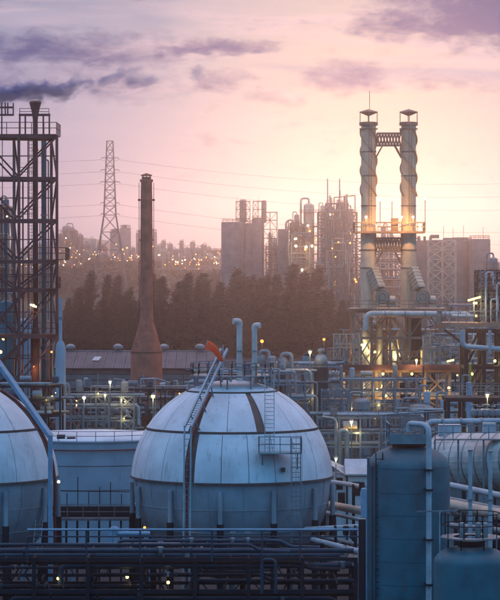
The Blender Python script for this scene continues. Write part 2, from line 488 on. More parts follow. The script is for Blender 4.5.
def ridge(name, d, depth, prof, m, seed, rough):
    """a long hill across the view; prof lists (column, row) of its crest"""
    rr = random.Random(seed); b = MB(); nx, ny = 90, 8
    x0, x1 = prof[0][0], prof[-1][0]
    grid = []
    for i in range(nx + 1):
        px = x0 + (x1 - x0) * i / nx
        for (a, ya), (c, yc) in zip(prof, prof[1:]):
            if a <= px <= c:
                t = (px - a) / (c - a); t = t * t * (3 - 2 * t); py = ya + (yc - ya) * t; break
        crest = PZ(py, d)
        row = []
        for j in range(ny + 1):
            t = j / ny
            h = crest * math.sin(PI * t) ** 0.8 if 0 < t < 1 else -0.6
            h += rr.uniform(-1, 1) * rough * math.sin(PI * t)
            row.append(len(b.v)); b.v.append((PX(px, d), d + depth * (t - 0.5), h))
        grid.append(row)
    for i in range(nx):
        for j in range(ny):
            b.f.append((grid[i][j], grid[i + 1][j], grid[i + 1][j + 1], grid[i][j + 1])); b.s.append(True)
    return structure(b.build(name, m))
ridge('mountain', 3000, 500, [(-500, 300), (-200, 262), (20, 248), (70, 236), (100, 240), (135, 252), (180, 262), (215, 250), (250, 244), (300, 254), (400, 262), (520, 258), (700, 275), (900, 300)], 'mountain', 3, 2.0)
ridge('hill', 1500, 300, [(-400, 300), (-100, 285), (40, 277), (85, 270), (112, 262), (145, 267), (180, 272), (230, 276), (300, 282), (420, 285), (560, 288), (800, 305)], 'soil', 4, 0.6)

# the air between here and the far hills
def haze():
    m = bpy.data.materials.new('haze'); m.use_nodes = True
    k = NT(m.node_tree); m.node_tree.nodes.clear()
    v = k.new('ShaderNodeVolumePrincipled')
    v.inputs['Color'].default_value = (0.95, 0.81, 0.88, 1)
    v.inputs['Density'].default_value = 0.00021
    v.inputs['Anisotropy'].default_value = 0.9
    o = k.new('ShaderNodeOutputMaterial'); k.l.new(v.outputs[0], o.inputs['Volume'])
    MATS['haze'] = m
    b = MB(); b.box(-1900, 1900, -120, 3400, -2.0, 125)
    o = b.build('haze', 'haze'); o['kind'] = 'stuff'
haze()

# ------------------------------------------------------------------ trees
def leaf_mesh(name, seed, H, lean, wide):
    rr = random.Random(seed); b = MB()
    nb = 300
    for i in range(nb):
        t = (i + rr.random()) / nb
        z = H * (0.03 + 0.97 * t)
        spread = wide * (1 - t) ** 0.8 * (0.30 + 0.70 * rr.random()) * (0.80 + 0.32 * math.sin(11 * t + seed) + 0.15 * math.sin(29 * t + 2 * seed))
        an = rr.random() * 2 * PI
        cx = lean * t * t * H
        root = Vector((cx, 0, z - 0.8)); tip = Vector((cx + math.cos(an) * spread + 0.35, math.sin(an) * spread, z + 0.9 + rr.uniform(-.4, .8)))
        for k in range(11):
            s = 0.25 + 0.75 * (k + rr.random()) / 11
            c = root.lerp(tip, s) + Vector((rr.gauss(0, .22), rr.gauss(0, .22), rr.gauss(0, .3)))
            L = rr.uniform(0.35, 0.95); w = rr.uniform(0.10, 0.24)
            dv = Vector((math.cos(an) * .6 + rr.gauss(0.25, .4), math.sin(an) * .6 + rr.gauss(0, .4), rr.uniform(.3, 1.2))).normalized() * L
            sv = dv.cross(Vector((rr.gauss(0, 1), rr.gauss(0, 1), rr.gauss(0, 1)))).normalized() * w
            b.quad([c - sv, c + dv * .5 - sv * .7, c + dv, c + sv])
    me = bpy.data.meshes.new(name)
    me.from_pydata(b.v, [], b.f); me.materials.append(MATS['leaf']); me.update()
    return me
def trunk_mesh(name, H, lean):
    b = MB()
    pts = [(lean * (t * .95) ** 2 * H, 0, H * t * .95) for t in (0, .15, .3, .5, .7, .85, 1)]
    b.tube(pts, [.32, .27, .23, .17, .11, .06, .02], 8)
    rr = random.Random(int(H * 10))
    for i in range(16):
        t = rr.uniform(.15, .85); an = rr.random() * 2 * PI
        p = Vector((lean * t * t * H, 0, H * t)); L = 2.6 * (1 - t) + .4
        b.tube([p, p + Vector((math.cos(an) * L, math.sin(an) * L, L * .7))], [.07, .02], 5)
    me = bpy.data.meshes.new(name)
    me.from_pydata(b.v, [], b.f); me.polygons.foreach_set('use_smooth', b.s); me.materials.append(MATS['bark']); me.update()
    return me
TREES = [(leaf_mesh('crown', 11 + i, H, ln, w), trunk_mesh('trunk', H, ln), H) for i, (H, ln, w) in enumerate(((27, .04, 3.0), (25, .06, 3.5), (28, .03, 2.5), (23, .05, 3.9), (26, .08, 2.8)))]
def tree(px, topy, d, i, rot, label, group, wide=1.0):
    cm, tm, H = TREES[i % 5]
    t = thing('casuarina_tree', label, 'tree', (PX(px, d), d, 0), group)
    s = PZ(topy, d) / (H * 1.03)
    for nm, me in (('trunk', tm), ('crown', cm)):
        o = bpy.data.objects.new(nm, me); COL.objects.link(o); o.parent = t
        o.scale = (s * wide, s * wide, s); o.rotation_euler = (0, 0, rot)
tops = [(64, 300), (76, 287), (87, 279), (101, 276), (112, 273), (124, 281), (136, 279), (150, 284), (160, 276), (172, 279), (183, 273), (193, 277), (203, 275),
        (214, 284), (224, 275), (232, 270), (243, 276), (254, 278), (263, 272), (274, 276), (285, 269), (297, 277), (308, 272), (318, 285), (328, 292), (338, 304), (346, 312)]
for i, (px, ty) in enumerate(tops):
    tree(px, ty + rnd.uniform(-6, 9), 850 + rnd.uniform(-14, 14), i * 3 + i // 5, rnd.uniform(-1.3, 1.3), 'dark slender casuarina leaning with the wind in the row behind the shed', 'casuarina trees in a row behind the shed', rnd.uniform(1.8, 2.7))
for i in range(26):
    tree(62 + i * 11.2 + rnd.uniform(-4, 4), 303 + rnd.uniform(-10, 12), 880 + rnd.uniform(-6, 6), i * 2 + 1, rnd.uniform(-.5, .5), 'lower dark casuarina filling the gaps behind the front tree row', 'casuarina trees of the second row', 2.4)
b = MB(); rr = random.Random(5)                       # wooded hill, read as one mass
for i in range(26000):
    px = rr.uniform(-60, 560); d = 1500 + rr.uniform(-105, 30)
    t = (d - 1350) / 300; crest = 277 if px < 40 else (270 if px < 85 else (264 if px < 160 else (273 if px < 230 else 282)))
    z = max(1, PZ(crest + 3, 1500) * math.sin(PI * min(max(t, 0.01), .99)) ** .8) + rr.uniform(-1.5, 3.2)
    c = Vector((PX(px, d), d, z)); L = rr.uniform(0.9, 2.4)
    a = Vector((rr.gauss(0, 1), rr.gauss(0, 1), rr.gauss(0, 1))).normalized() * L; e = a.cross(Vector((rr.gauss(0, 1), rr.gauss(0, 1), rr.gauss(0, 1)))).normalized() * L * .6
    b.quad([c - a, c + e, c + a, c - e])
tag(structure(b.build('hillside_wood', 'leaf'), 'stuff'), 'dark scrub and trees covering the low hill behind the casuarinas', 'wood')

# ------------------------------------------------------------------ gas spheres
def sph(c, rad, az, lat):
    """az 0 looks at the camera, positive to the right"""
    return Vector((c[0] + rad * math.cos(lat) * math.sin(az), c[1] - rad * math.cos(lat) * math.cos(az), c[2] + rad * math.sin(lat)))
def sphere_panel(parent, c, rad, a0, a1, l0, l1, m, th=0.07, nu=3, nv=5):
    b = MB()
    g = [[len(b.v) + i * (nv + 1) + j for j in range(nv + 1)] for i in range(nu + 1)]
    for i in range(nu + 1):
        for j in range(nv + 1):
            b.v.append(tuple(sph(c, rad, a0 + (a1 - a0) * i / nu, l0 + (l1 - l0) * j / nv)))
    for i in range(nu):
        for j in range(nv):
            b.f.append((g[i][j], g[i + 1][j], g[i + 1][j + 1], g[i][j + 1])); b.s.append(True)
    edge = [(a0 + (a1 - a0) * i / nu, l0) for i in range(nu + 1)] + [(a1, l0 + (l1 - l0) * j / nv) for j in range(1, nv + 1)] \
        + [(a1 + (a0 - a1) * i / nu, l1) for i in range(1, nu + 1)] + [(a0, l1 + (l0 - l1) * j / nv) for j in range(1, nv)]
    for (p, q) in zip(edge, edge[1:] + edge[:1]):
        b.quad([sph(c, rad, *p), sph(c, rad - th, *p), sph(c, rad - th, *q), sph(c, rad, *q)])
    return b.build('panel', m, parent)

def gas_sphere(label, c, rad, gaps_low, gaps_up, leg_az):
    t = thing('gas_sphere_tank', label, 'storage tank', (c[0], c[1], 0), None)
    pr = [(max(.001, (rad - .22) * math.cos(R(a))), (rad - .22) * math.sin(R(a))) for a in range(-90, 91, 5)]
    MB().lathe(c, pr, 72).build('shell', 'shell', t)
    jit = random.Random(int(c[0] * 10))
    def zone(l0, l1, gaps, width):
        cl = MB(); top = (rad - .1)
        pr = [(top * math.cos(R(a)), top * math.sin(R(a))) for a in [l0 + .5 + (l1 - l0 - 1) * i / 8 for i in range(9)]]
        part = cl.lathe(c, pr, 72).build('cladding_backing', 'seam', t)
        gaps = sorted(gaps)
        for i, (ga, gw) in enumerate(gaps):
            a = ga + gw / 2
            nxt = gaps[(i + 1) % len(gaps)]
            e = nxt[0] - nxt[1] / 2
            while e <= a + 1: e += 360
            n = max(1, round((e - a) / width))
            for k in range(n):
                s = (e - a) / n
                sphere_panel(part, c, rad + jit.uniform(-.012, .022), R(a + s * k + .18), R(a + s * (k + 1) - .18), R(l0), R(l1), 'cladding')
    zone(3.5, 31.0, gaps_low, 15.5)
    zone(32.5, 62.5, gaps_up, 22)
    # plate welds on the bare underside
    for lat in (-12, -26, -42, -58): hoop(t, c[0], c[1], c[2] + (rad - .2) * math.sin(R(lat)), (rad - .2) * math.cos(R(lat)) - .02, .07, .035, 'shell', 'weld_seam', 72)
    for k in range(18):
        b = MB(); b.tube([sph(c, rad - .2, R(k * 20 + 7), R(l)) for l in range(2, -60, -6)], .035, 5, False); b.build('weld_seam', 'shell', t)
    # flat top cap
    pr = [(rad * math.cos(R(a)), rad * math.sin(R(a))) for a in (64, 68, 73, 79, 85)] + [(.001, rad)]
    MB().lathe(c, [((rad - .1) * math.cos(R(64)), (rad - .1) * math.sin(R(64)))] + pr, 64).build('top_cap', 'cladding', t)
    for lat, w, tt in ((31.8, .22, .10), (63.2, .18, .06), (2.9, .10, .16)):
        hoop(t, c[0], c[1], c[2] + rad * math.sin(R(lat)), (rad - .05) * math.cos(R(lat)), w, tt, 'seam', 'ring', 72)
    for az in leg_az:
        p = sph(c, rad - .02, R(az), 0)
        L = thing_leg = member(t, 'leg', (p.x, p.y, 3.6), (p.x, p.y, c[2] - .2), .42, 'shell', shape='tube')
        member(t, 'leg_fireproofing', (p.x, p.y, 0), (p.x, p.y, 8.4), .6, 'dark_steel', shape='tube')
    for a, e in zip(leg_az, leg_az[1:] + leg_az[:1]):
        p = sph(c, rad - .1, R(a), 0); q = sph(c, rad - .1, R(e), 0)
        member(t, 'tie_rod', (p.x, p.y, 1.2), (q.x, q.y, 7.0), .10, 'dark_steel'); member(t, 'tie_rod', (p.x, p.y, 7.0), (q.x, q.y, 1.2), .10, 'dark_steel')
    return t

D1 = 214.0; C1 = P(232, 481, D1); R1 = S(101, D1)
legs = [-66, -36, -6, 24, 54, 84, 114, 144, 174, 204, 234, 264]
s1 = gas_sphere('white panelled gas sphere with top vents, a side ladder platform and slanting stair rails', C1, R1, [(-24, 6)], [(-26, 7), (20, 6)], legs)
top = C1.z + R1
# crown platform
b = MB(); b.lathe((C1.x, C1.y, top + .35), [(2.2, 0), (3.7, 0), (3.7, 0), (3.7, .12), (3.7, .12), (2.2, .12)], 28); b.build('crown_platform', 'galv', s1)
railing(s1, [(C1.x + 3.65 * math.cos(2 * PI * i / 20), C1.y + 3.65 * math.sin(2 * PI * i / 20), top + .47) for i in range(20)], 1.1, 1.5, .04, 'galv', True)
for i in range(10):
    an = 2 * PI * i / 10 + .2; x, y = C1.x + 3.4 * math.cos(an), C1.y + 3.4 * math.sin(an)
    member(s1, 'platform_post', (x, y, C1.z + math.sqrt(R1 ** 2 - 3.4 ** 2) - .1), (x, y, top + .36), .14, 'galv')
for px, ty, rr_ in ((239.5, 324, .26), (254.5, 328, .24)):
    x = PX(px, D1); y = C1.y - .6; zt = PZ(ty, D1)
    v = cyl(s1, x, y, top - .4, zt, rr_, 'cream_pipe', 'vent_pipe', 14)
    pipe(s1, [(x, y, zt - .2), (x, y, zt + .25), (x - .55 if px < 245 else x + .5, y - .2, zt + .25)], rr_ * 1.12, 'cream_pipe', 'vent_outlet', .3, 12)
    for z in (top + 1.2, top + 2.6): hoop(v, x, y, z, rr_, .12, .08, 'grey_pipe', 'flange', 14)
vb = cyl(s1, PX(247, D1), C1.y + .6, top - .1, top + .9, .5, 'grey_pipe', 'manway', 16)
hoop(vb, PX(247, D1), C1.y + .6, top + .85, .5, .14, .12, 'galv', 'flange', 16)
for px in (222, 231, 262, 271):
    x = PX(px, D1); pipe(s1, [(x, C1.y - 1.2, top - .3), (x, C1.y - 1.2, top + 1.0), (x + .7, C1.y - .6, top + 1.0), (x + .7, C1.y - .6, top - .3)], .10, 'grey_pipe', 'relief_pipe')
# slanting stair: two stringers, rungs, then the drop down to the yard
pa, pb_ = Vector((PX(221, 211), 211, PZ(349, 211))), Vector((PX(184.5, 204), 204, PZ(427, 204)))
pc = Vector((PX(182.5, 204), 204, 1.0))
off = Vector((.55, 0, 0.0))
st = member(s1, 'stair_stringer', pa, pb_, .16, 'white_pipe', .22)
member(s1, 'stair_stringer', pa + off, pb_ + off, .16, 'white_pipe', .22)
for i in range(1, 34):
    c = pa.lerp(pb_, i / 34); member(s1, 'stair_tread', c, c + off, .22, 'galv', .05)
member(s1, 'ladder_rail', pb_, pc, .14, 'white_pipe'); member(s1, 'ladder_rail', pb_ + off, pc + off, .14, 'white_pipe')
for i in range(1, 30):
    c = pb_.lerp(pc, i / 30); member(s1, 'ladder_rung', c, c + off, .05, 'galv')
for fr in (.1, .35, .6, .85):
    c = pa.lerp(pb_, fr); ddir = (C1 - c).normalized(); member(s1, 'stair_bracket', c, c + ddir * max(.2, ((C1 - c).length - R1)), .09, 'galv')
# red deluge pipe in the gap of the cladding
pts = [sph(C1, R1 + .1, R(-25), R(l)) for l in (60, 50, 40, 30, 20, 10, 2)] + [sph(C1, R1 + .05, R(-25), R(-3))]
pts += [Vector((pts[-1].x, pts[-1].y, 1.0))]
pipe(s1, pts, .10, 'red_pipe', 'deluge_pipe')
# side ladder and landing
dl = 205.6
ladder(s1, (PX(269.5, 205.5), 205.2, PZ(452, 205.5)), (PX(269.5, 210), 210.0, PZ(372, 210)), .8, 'teal', False)
x0, x1 = PX(259, dl), PX(301, dl); zd = PZ(452, dl)
boxp(s1, 'landing', x0, x1, dl - 1.1, dl + .9, zd - .12, zd, 'teal')
railing(s1, [(x0, dl + .8, zd), (x0, dl - 1.05, zd), (x1, dl - 1.05, zd), (x1, dl + .8, zd)], 1.35, .9, .04, 'teal')
for x in (x0 + .3, x1 - .3): member(s1, 'landing_bracket', (x, dl - 1, zd - .1), (x, dl + .5, zd - 1.5), .1, 'teal')
ladder(s1, (PX(296, dl), dl - 1.2, 1), (PX(296, dl), dl - 1.2, zd + 1.2), .75, 'galv', True)
boxp(s1, 'inspection_hatch', PX(281, 205), PX(285.5, 205), C1.y - R1 * .86 - .35, C1.y - R1 * .86 + .1, PZ(473, 205), PZ(469, 205), 'seam')
pipe(s1, [(C1.x, C1.y, C1.z - R1 - .1), (C1.x, C1.y, 1.4), (C1.x + 4, C1.y - 4, 1.4), (C1.x + 4, C1.y - 11, 1.4)], .3, 'white_pipe', 'drain_pipe')

D0 = 211.0; C0 = P(-45, 482, D0); R0 = S(103, D0)
s0 = gas_sphere('white panelled gas sphere beneath a long pale blue stair rail', C0, R0, [(76, 6)], [(76, 9), (-50, 12)], [l + 11 for l in legs])
pts = [sph(C0, R0 + .12, R(77), R(l)) for l in (62, 52, 42, 32, 22, 12, 2)]
pts += [Vector((pts[-1].x, pts[-1].y, 1))]
pipe(s0, pts, .13, 'red_pipe', 'deluge_pipe')
p0, p1 = Vector((PX(-12, 206), 206, PZ(349, 206))), Vector((PX(50, 202), 202, PZ(437, 202)))
member(s0, 'stair_stringer', p0, p1, .42, 'blue_steel', .34)
member(s0, 'stair_stringer', p0 + Vector((0, 1.0, 0)), p1 + Vector((0, 1.0, 0)), .30, 'blue_steel', .34)
for i in range(1, 30):
    c = p0.lerp(p1, i / 30); member(s0, 'stair_tread', c, c + Vector((0, 1.0, 0)), .22, 'galv', .05)
member(s0, 'stair_post', p1 + Vector((0, 0, .1)), (p1.x, p1.y, 0), .34, 'blue_steel')
member(s0, 'stair_post', p1 + Vector((0, 1.0, .1)), (p1.x, p1.y + 1, 0), .26, 'blue_steel')
lamp(s0, P(58.5, 482, 203), .12, 'lamp_pale', name='lamp')
ladder(s0, (PX(30, 201), 201, 0.5), (PX(39, 203), 203, PZ(520, 203)), .6)

# windsock on the crown rail
ws = thing('windsock', 'orange windsock flying from a pole on the gas sphere crown', 'windsock', (PX(223, 209), 209, top + .4))
member(ws, 'pole', (PX(223, 209), 209, top + .4), (PX(223, 209), 209, PZ(345, 209)), .09, 'white_pipe', shape='tube')
b = MB(); pw = [P(222.5, 361, 209), P(219, 356, 208.9), P(215.5, 350, 208.8), P(211, 346.5, 208.7), P(206.5, 345, 208.6)]
b.tube(pw, [.16, .24, .30, .36, .42], 12, False); b.build('sock', 'windsock', ws)
MB().tube([pw[-1], pw[-1] + Vector((-.06, 0, .02))], .45, 12, False).build('hoop', 'galv', ws)

# ------------------------------------------------------------------ flat-roofed storage tank between the spheres
dt = 256.0; xt = PX(92, dt); rt = 9.4; zt = PZ(437, dt)
tk = thing('storage_tank', 'wide pale cylindrical tank with low roof standing between the two gas spheres', 'storage tank', (xt, dt, 0))
MB().lathe((xt, dt, 0), [(rt, 0), (rt, zt), (rt, zt), (rt + .12, zt), (rt + .12, zt), (rt + .12, zt + .16), (rt + .12, zt + .16), (rt - .1, zt + .16)], 80).build('wall', 'tank_paint', tk)
MB().lathe((xt, dt, 0), [(rt - .1, zt + .10), (rt - .1, zt + .16), (rt * .5, zt + .5), (.001, zt + .8)], 80).build('roof', 'cladding', tk)
for z in (zt - 2.4, zt - 4.9, zt - 7.3): hoop(tk, xt, dt, z, rt, .06, .03, 'seam', 'weld_seam', 80)
b = MB(); pts = [(xt + (rt + .22) * math.sin(R(a)), dt - (rt + .22) * math.cos(R(a)), zt - .75) for a in range(-80, 81, 5)]
b.tube(pts, .07, 8); b.build('ring_pipe', 'red_pipe', tk)
railing(tk, [(xt + (rt - .1) * math.sin(R(a)), dt - (rt - .1) * math.cos(R(a)), zt + .16) for a in range(-90, 91, 12)], 1.0, 2.2, .03)
for px in (64, 68): cyl(tk, PX(px, dt), dt - 7, zt, zt + .7, .22, 'dark_steel', 'roof_vent', 12)
boxp(tk, 'roof_box', PX(72, dt), PX(80, dt), dt - 7.4, dt - 6.6, zt + .1, zt + .45, 'dark_steel')

# scaffold walkway in front of the tank
dw = 226.0
wk = thing('walkway', 'dark elevated walkway with scaffold posts before the pale flat tank', 'walkway', (PX(95, dw), dw, 0))
xa, xb = PX(52, dw), PX(146, dw); zk = PZ(518, dw)
boxp(wk, 'deck', xa, xb, dw - .7, dw + .7, zk - .22, zk, 'galv')
boxp(wk, 'toe_board', xa, xb, dw + .55, dw + .62, zk + .004, zk + 1.0, 'dark_steel')
railing(wk, [(xa, dw - .65, zk), (xb, dw - .65, zk)], 1.2, 1.5, .035, 'galv')
railing(wk, [(xa, dw + .66, zk), (xb, dw + .66, zk)], 1.2, 1.5, .035, 'galv')
for i in range(9):
    x = xa + .3 + (xb - xa - .6) * i / 8
    member(wk, 'post', (x, dw + .75, 0), (x, dw + .75, PZ((484, 494, 478, 492, 488, 483, 495, 486, 480)[i], dw)), .08, 'dark_steel')
    member(wk, 'post', (x, dw - .6, 0), (x, dw - .6, zk - .23), .12, 'dark_steel')
lamp(wk, P(136, 488, dw + 5), .14, 'lamp_orange', 70, (1, .5, .18))
member(wk, 'lamp_stem', (PX(136, dw + 5), dw + 5, 0), P(136, 488.6, dw + 5), .07, 'dark_steel')
member(wk, 'top_tube', (xa, dw + .8, PZ(492, dw)), (xb, dw + .8, PZ(493, dw)), .07, 'dark_steel')

# ------------------------------------------------------------------ steel tower on the left with funnel-topped stack
dT = 300.0
tw = thing('steel_tower', 'tall maroon steel frame tower with braced bays carrying the funnel stack', 'tower', (PX(38, dT), dT, 0))
rows = [135, 177, 219, 260, 289, 335, 382, 425]
zl = [PZ(r_, dT) for r_ in rows]
ang = math.atan2(1.19, 6.0)
org = (PX(57, dT), dT, 0)
u1 = S(38, dT)
pt = frame(tw, [-2 * u1, -u1, 0], [0, 6.1], zl, org, ang, .34, .42, .20, 'maroon_steel', ['\\', '/'], side='Z')
for ya, yb in ((288, 322), (337, 365)):
    member(tw, 'brace', P(28, ya, dT - .5), P(-2, yb, dT - .5), .42, 'maroon_steel')
for (ra, xs) in ((135, (-30, 57)), (260, (38, 66)), (289, (-30, 57)), (335, (-30, 57))):
    z = PZ(ra, dT)
    boxp(tw, 'deck', PX(xs[0], dT), PX(xs[1], dT), dT - .6, dT + 5.6, z + .01, z + .09, 'maroon_steel')
    railing(tw, [(PX(xs[0], dT), dT - .55, z + .09), (PX(xs[1], dT), dT - .55, z + .09), (PX(xs[1], dT), dT + 5.5, z + .09)], 1.45, 1.5, .045, 'maroon_steel')
for k_, (ra, rb) in enumerate(zip(rows[:-1], rows[1:])):
    rm = (ra + rb) / 2
    member(tw, 'girt', P(19.5, rm, dT + .1), P(56.5, rm, dT + .1), .13, 'maroon_steel'); member(tw, 'girt', P(10, rm, dT + 6.2), P(48, rm, dT + 6.2), .13, 'maroon_steel')
    member(tw, 'girt', P(-19, rm, dT + .1), P(18.5, rm, dT + .1), .13, 'maroon_steel')
    member(tw, 'hanger', P(28, ra, dT + .1), P(28, rb, dT + .1), .10, 'maroon_steel')
for px, r0, r1_, w_, m_ in ((14, 140, 400, .16, 'grey_pipe'), (23, 180, 400, .2, 'maroon_steel'), (40, 222, 400, .14, 'grey_pipe'), (52.5, 260, 400, .2, 'grey_pipe'), (6, 222, 400, .22, 'vessel_blue')):
    member(tw, 'riser_pipe', P(px, r1_, dT + 2.2), P(px, r0, dT + 2.2), w_, m_, shape='tube')
for r_ in (177, 219): railing(tw, [P(19, r_, dT + .4), P(36, r_, dT + .4)], 1.2, 1.3, .035, 'maroon_steel')
# penthouse frame
for x in (20, 25.5, 43.5, 49.5):
    member(tw, 'post', P(x, 135, dT + 1.5), P(x, 115, dT + 1.5), .2, 'maroon_steel')
member(tw, 'beam', P(19, 115, dT + 1.5), P(50.5, 115, dT + 1.5), .3, 'maroon_steel')
railing(tw, [P(20, 115, dT + 1.5), P(49, 115, dT + 1.5)], .8, 1.9, .035, 'maroon_steel')
member(tw, 'mast', P(20, 115, dT + 1.4), P(20, 108.5, dT + 1.4), .08, 'maroon_steel')
for x in (2, 5.5, 8, 13.5): member(tw, 'post', P(x, 135 if x < 5 else 116, dT + 3), P(x, 103, dT + 3), .16, 'maroon_steel')
for r_ in (107.5, 115): member(tw, 'beam', P(-10, r_, dT + 3), P(14, r_, dT + 3), .24, 'maroon_steel')
ladder(tw, P(31, 330, dT - .3), P(31, 138, dT - .3), .5, 'maroon_steel', True)
member(tw, 'drain_pipe', P(2.5, 300, dT - .2), P(2.5, 135, dT - .2), .1, 'maroon_steel', shape='tube')
lamp(tw, P(33.5, 305.5, dT - 1), .18, 'lamp_yellow', 60, (1, .72, .3))
member(tw, 'lamp_tube', P(30.2, 304.5, dT - 1), P(36.5, 307, dT - 1), .2, 'lamp_pale', shape='tube')
member(tw, 'lamp_bracket', P(30.6, 320, dT - 1), P(30.6, 304.5, dT - 1), .07, 'galv')
member(tw, 'lamp_tube', P(1, 337, dT - 1), P(4, 340, dT - 1), .2, 'lamp_yellow', shape='tube')
lamp(tw, P(0.5, 352, dT - 1), .2, 'lamp_yellow')
lamp(tw, P(33, 366, dT + 1.6), .16, 'lamp_orange', 120, (1, .55, .2))
lamp(tw, P(51.5, 352, dT - 1.2), .14, 'lamp_orange', 70, (1, .6, .25))
lamp(tw, P(52, 397, dT - 12), .16, 'lamp_yellow', 60, (1, .7, .25))
fs = thing('funnel_stack', 'maroon stack with a flared funnel mouth rising through the steel tower', 'stack', (PX(35.5, dT + 3), dT + 3, 0))
xs = PX(35.5, dT + 3); yy = dT + 3
q = lambda r_: PZ(r_, dT + 3)
MB().lathe((xs, yy, 0), [(.62, 0), (.62, q(338)), (.36, q(326)), (.32, q(135)), (.32, q(118))], 20).build('shaft', 'maroon_steel', fs)
MB().lathe((xs, yy, 0), [(.33, q(119)), (.46, q(112)), (.72, q(104)), (.78, q(102.6)), (.78, q(102.6)), (.62, q(101)), (.55, q(101.6)), (.30, q(108))], 22).build('funnel', 'maroon_steel', fs)
for r_ in (150, 195, 240, 300): hoop(fs, xs, yy, q(r_), .32, .16, .08, 'maroon_steel', 'flange', 16)
bc = thing('blue_column', 'slim blue grey process column standing behind the funnel stack', 'column', (PX(44, dT + 8), dT + 8, 0))
vbody(bc, PX(44, dT + 8), dT + 8, 0, PZ(138, dT + 8), .34, 'vessel_blue', n=18)
for r_ in (178, 215, 262): hoop(bc, PX(44, dT + 8), dT + 8, PZ(r_, dT + 8), .34, .12, .12, 'galv', 'band', 18)
pipe(bc, [P(48.5, 320, dT + 8), P(48.5, 160, dT + 8), P(45, 160, dT + 8)], .10, 'grey_pipe')
dv = thing('short_column', 'short pale column with stepped neck beside the steel tower foot', 'column', (PX(60, 292), 292, 0))
MB().lathe((PX(60.5, 292), 292, 0), [(.62, 0), (.62, PZ(348, 292)), (.45, PZ(343, 292)), (.2, PZ(340, 292)), (.2, PZ(298, 292)), (.2, PZ(298, 292)), (.001, PZ(298, 292))], 20).build('body', 'tank_paint', dv)
hoop(dv, PX(60.5, 292), 292, PZ(318, 292), .2, .3, .1, 'galv', 'flange', 16)
# smaller gear filling the tower's lower bays
for i, (px, ty, d, r_, m, lab) in enumerate(((6, 300, 322, .9, 'vessel_blue', 'blue drum column inside the lower bays of the steel tower'),
                                            (25, 318, 326, 1.1, 'tank_paint', 'pale squat drum inside the lower bays of the steel tower'),
                                            (46, 345, 318, .5, 'rust', 'rust brown narrow column inside the lower bays of the steel tower'))):
    t = thing('process_drum', lab, 'drum', (PX(px, d), d, 0))
    x = PX(px, d); z = PZ(ty, d); vbody(t, x, d, 1.0, z, r_, m)
    cyl(t, x, d, 0, 1.6, r_ * .8, m, 'skirt'); hoop(t, x, d, z - 2, r_, .14, .1, 'galv'); hoop(t, x, d, z - 5, r_, .14, .1, 'galv')
    pipe(t, [(x, d, z - .2), (x, d, z + .9), (x + r_ + .5, d - .3, z + .9), (x + r_ + .5, d - .3, 0)], .12, 'grey_pipe', 'outlet_pipe')

# ------------------------------------------------------------------ brown chimney
dC = 400.0; xc = PX(146.5, dC); q = lambda r_: PZ(r_, dC)
ch = thing('brown_chimney', 'rust brown steel chimney tapering from a flared base, standing before the shed', 'chimney', (xc, dC, 0))
MB().lathe((xc, dC, 0), [(2.62, 0), (2.62, q(352)), (1.22, q(322)), (1.08, q(310))], 32).build('base', 'rust', ch)
MB().lathe((xc, dC, 0), [(1.08, q(310)), (.98, q(200)), (.98, q(200)), (.92, q(182))], 28).build('shaft', 'rust', ch)
MB().lathe((xc, dC, 0), [(.98, q(182)), (1.1, q(182)), (1.1, q(182)), (1.1, q(179.5)), (1.1, q(179.5)), (.7, q(179.5)), (.7, q(177))], 24).build('collar', 'rust', ch)
b = MB()
for i in range(8):
    an = 2 * PI * i / 8; x, y = xc + .72 * math.cos(an), dC + .72 * math.sin(an); b.bar((x, y, q(180)), (x, y, q(175.6)), .12)
b.lathe((xc, dC, 0), [(.95, q(175.8)), (.95, q(175)), (.95, q(175)), (.001, q(173))], 20); b.build('lantern_cap', 'rust', ch)
for r_ in (200, 240, 280): hoop(ch, xc, dC, q(r_), 1.05, .25, .14, 'rust', 'ring', 24)
for s in (-1, 1):
    member(ch, 'conduit', (xc + s * 1.22, dC - .4, q(322)), (xc + s * 1.22, dC - .4, q(183)), .10, 'maroon_steel', shape='tube')
    boxp(ch, 'bracket', xc + s * 1.22 - .18, xc + s * 1.22 + .18, dC - .6, dC - .1, q(201), q(199), 'maroon_steel')
hoop(ch, xc, dC, q(352), 2.6, .2, .1, 'maroon_steel', 'ring', 32)
hoop(ch, xc, dC, q(380), 2.62, .16, .08, 'maroon_steel', 'ring', 32)

# ------------------------------------------------------------------ shed
dS = 470.0
sh = thing('shed', 'long grey corrugated shed with dark low-pitched roof and two ridge ventilators', 'shed', (PX(130, dS), dS, 0))
xa, xb = PX(44, dS), PX(214, dS); ze, zr = PZ(368, dS), PZ(352, dS + 14) ; dep = 14.0
b = MB(); n = 420
for i in range(n):
    x0 = xa + (xb - xa) * i / n; x1 = xa + (xb - xa) * (i + .5) / n; x2 = xa + (xb - xa) * (i + 1) / n
    b.quad([(x0, dS, 0), (x1, dS, 0), (x1, dS, ze), (x0, dS, ze)])
    b.quad([(x1, dS + .0, 0), (x2, dS + .08, 0), (x2, dS + .08, ze), (x1, dS, ze)])
b.build('front_wall', 'siding', sh)
b = MB()
for s, x in ((1, xb), (-1, xa)):
    b.quad([(x, dS + .1, 0), (x, dS + 2 * dep, 0), (x, dS + 2 * dep, ze), (x, dS + dep, zr), (x, dS + .1, ze)])
b.quad([(xa, dS + 2 * dep, 0), (xb, dS + 2 * dep, 0), (xb, dS + 2 * dep, ze), (xa, dS + 2 * dep, ze)])
b.build('end_wall', 'siding', sh)
for r_ in (374, 380, 386, 392, 398): boxp(sh, 'siding_rail', xa, xb, dS - .12, dS - .02, PZ(r_, dS) - .06, PZ(r_, dS) + .06, 'dark_steel')
ns = 17
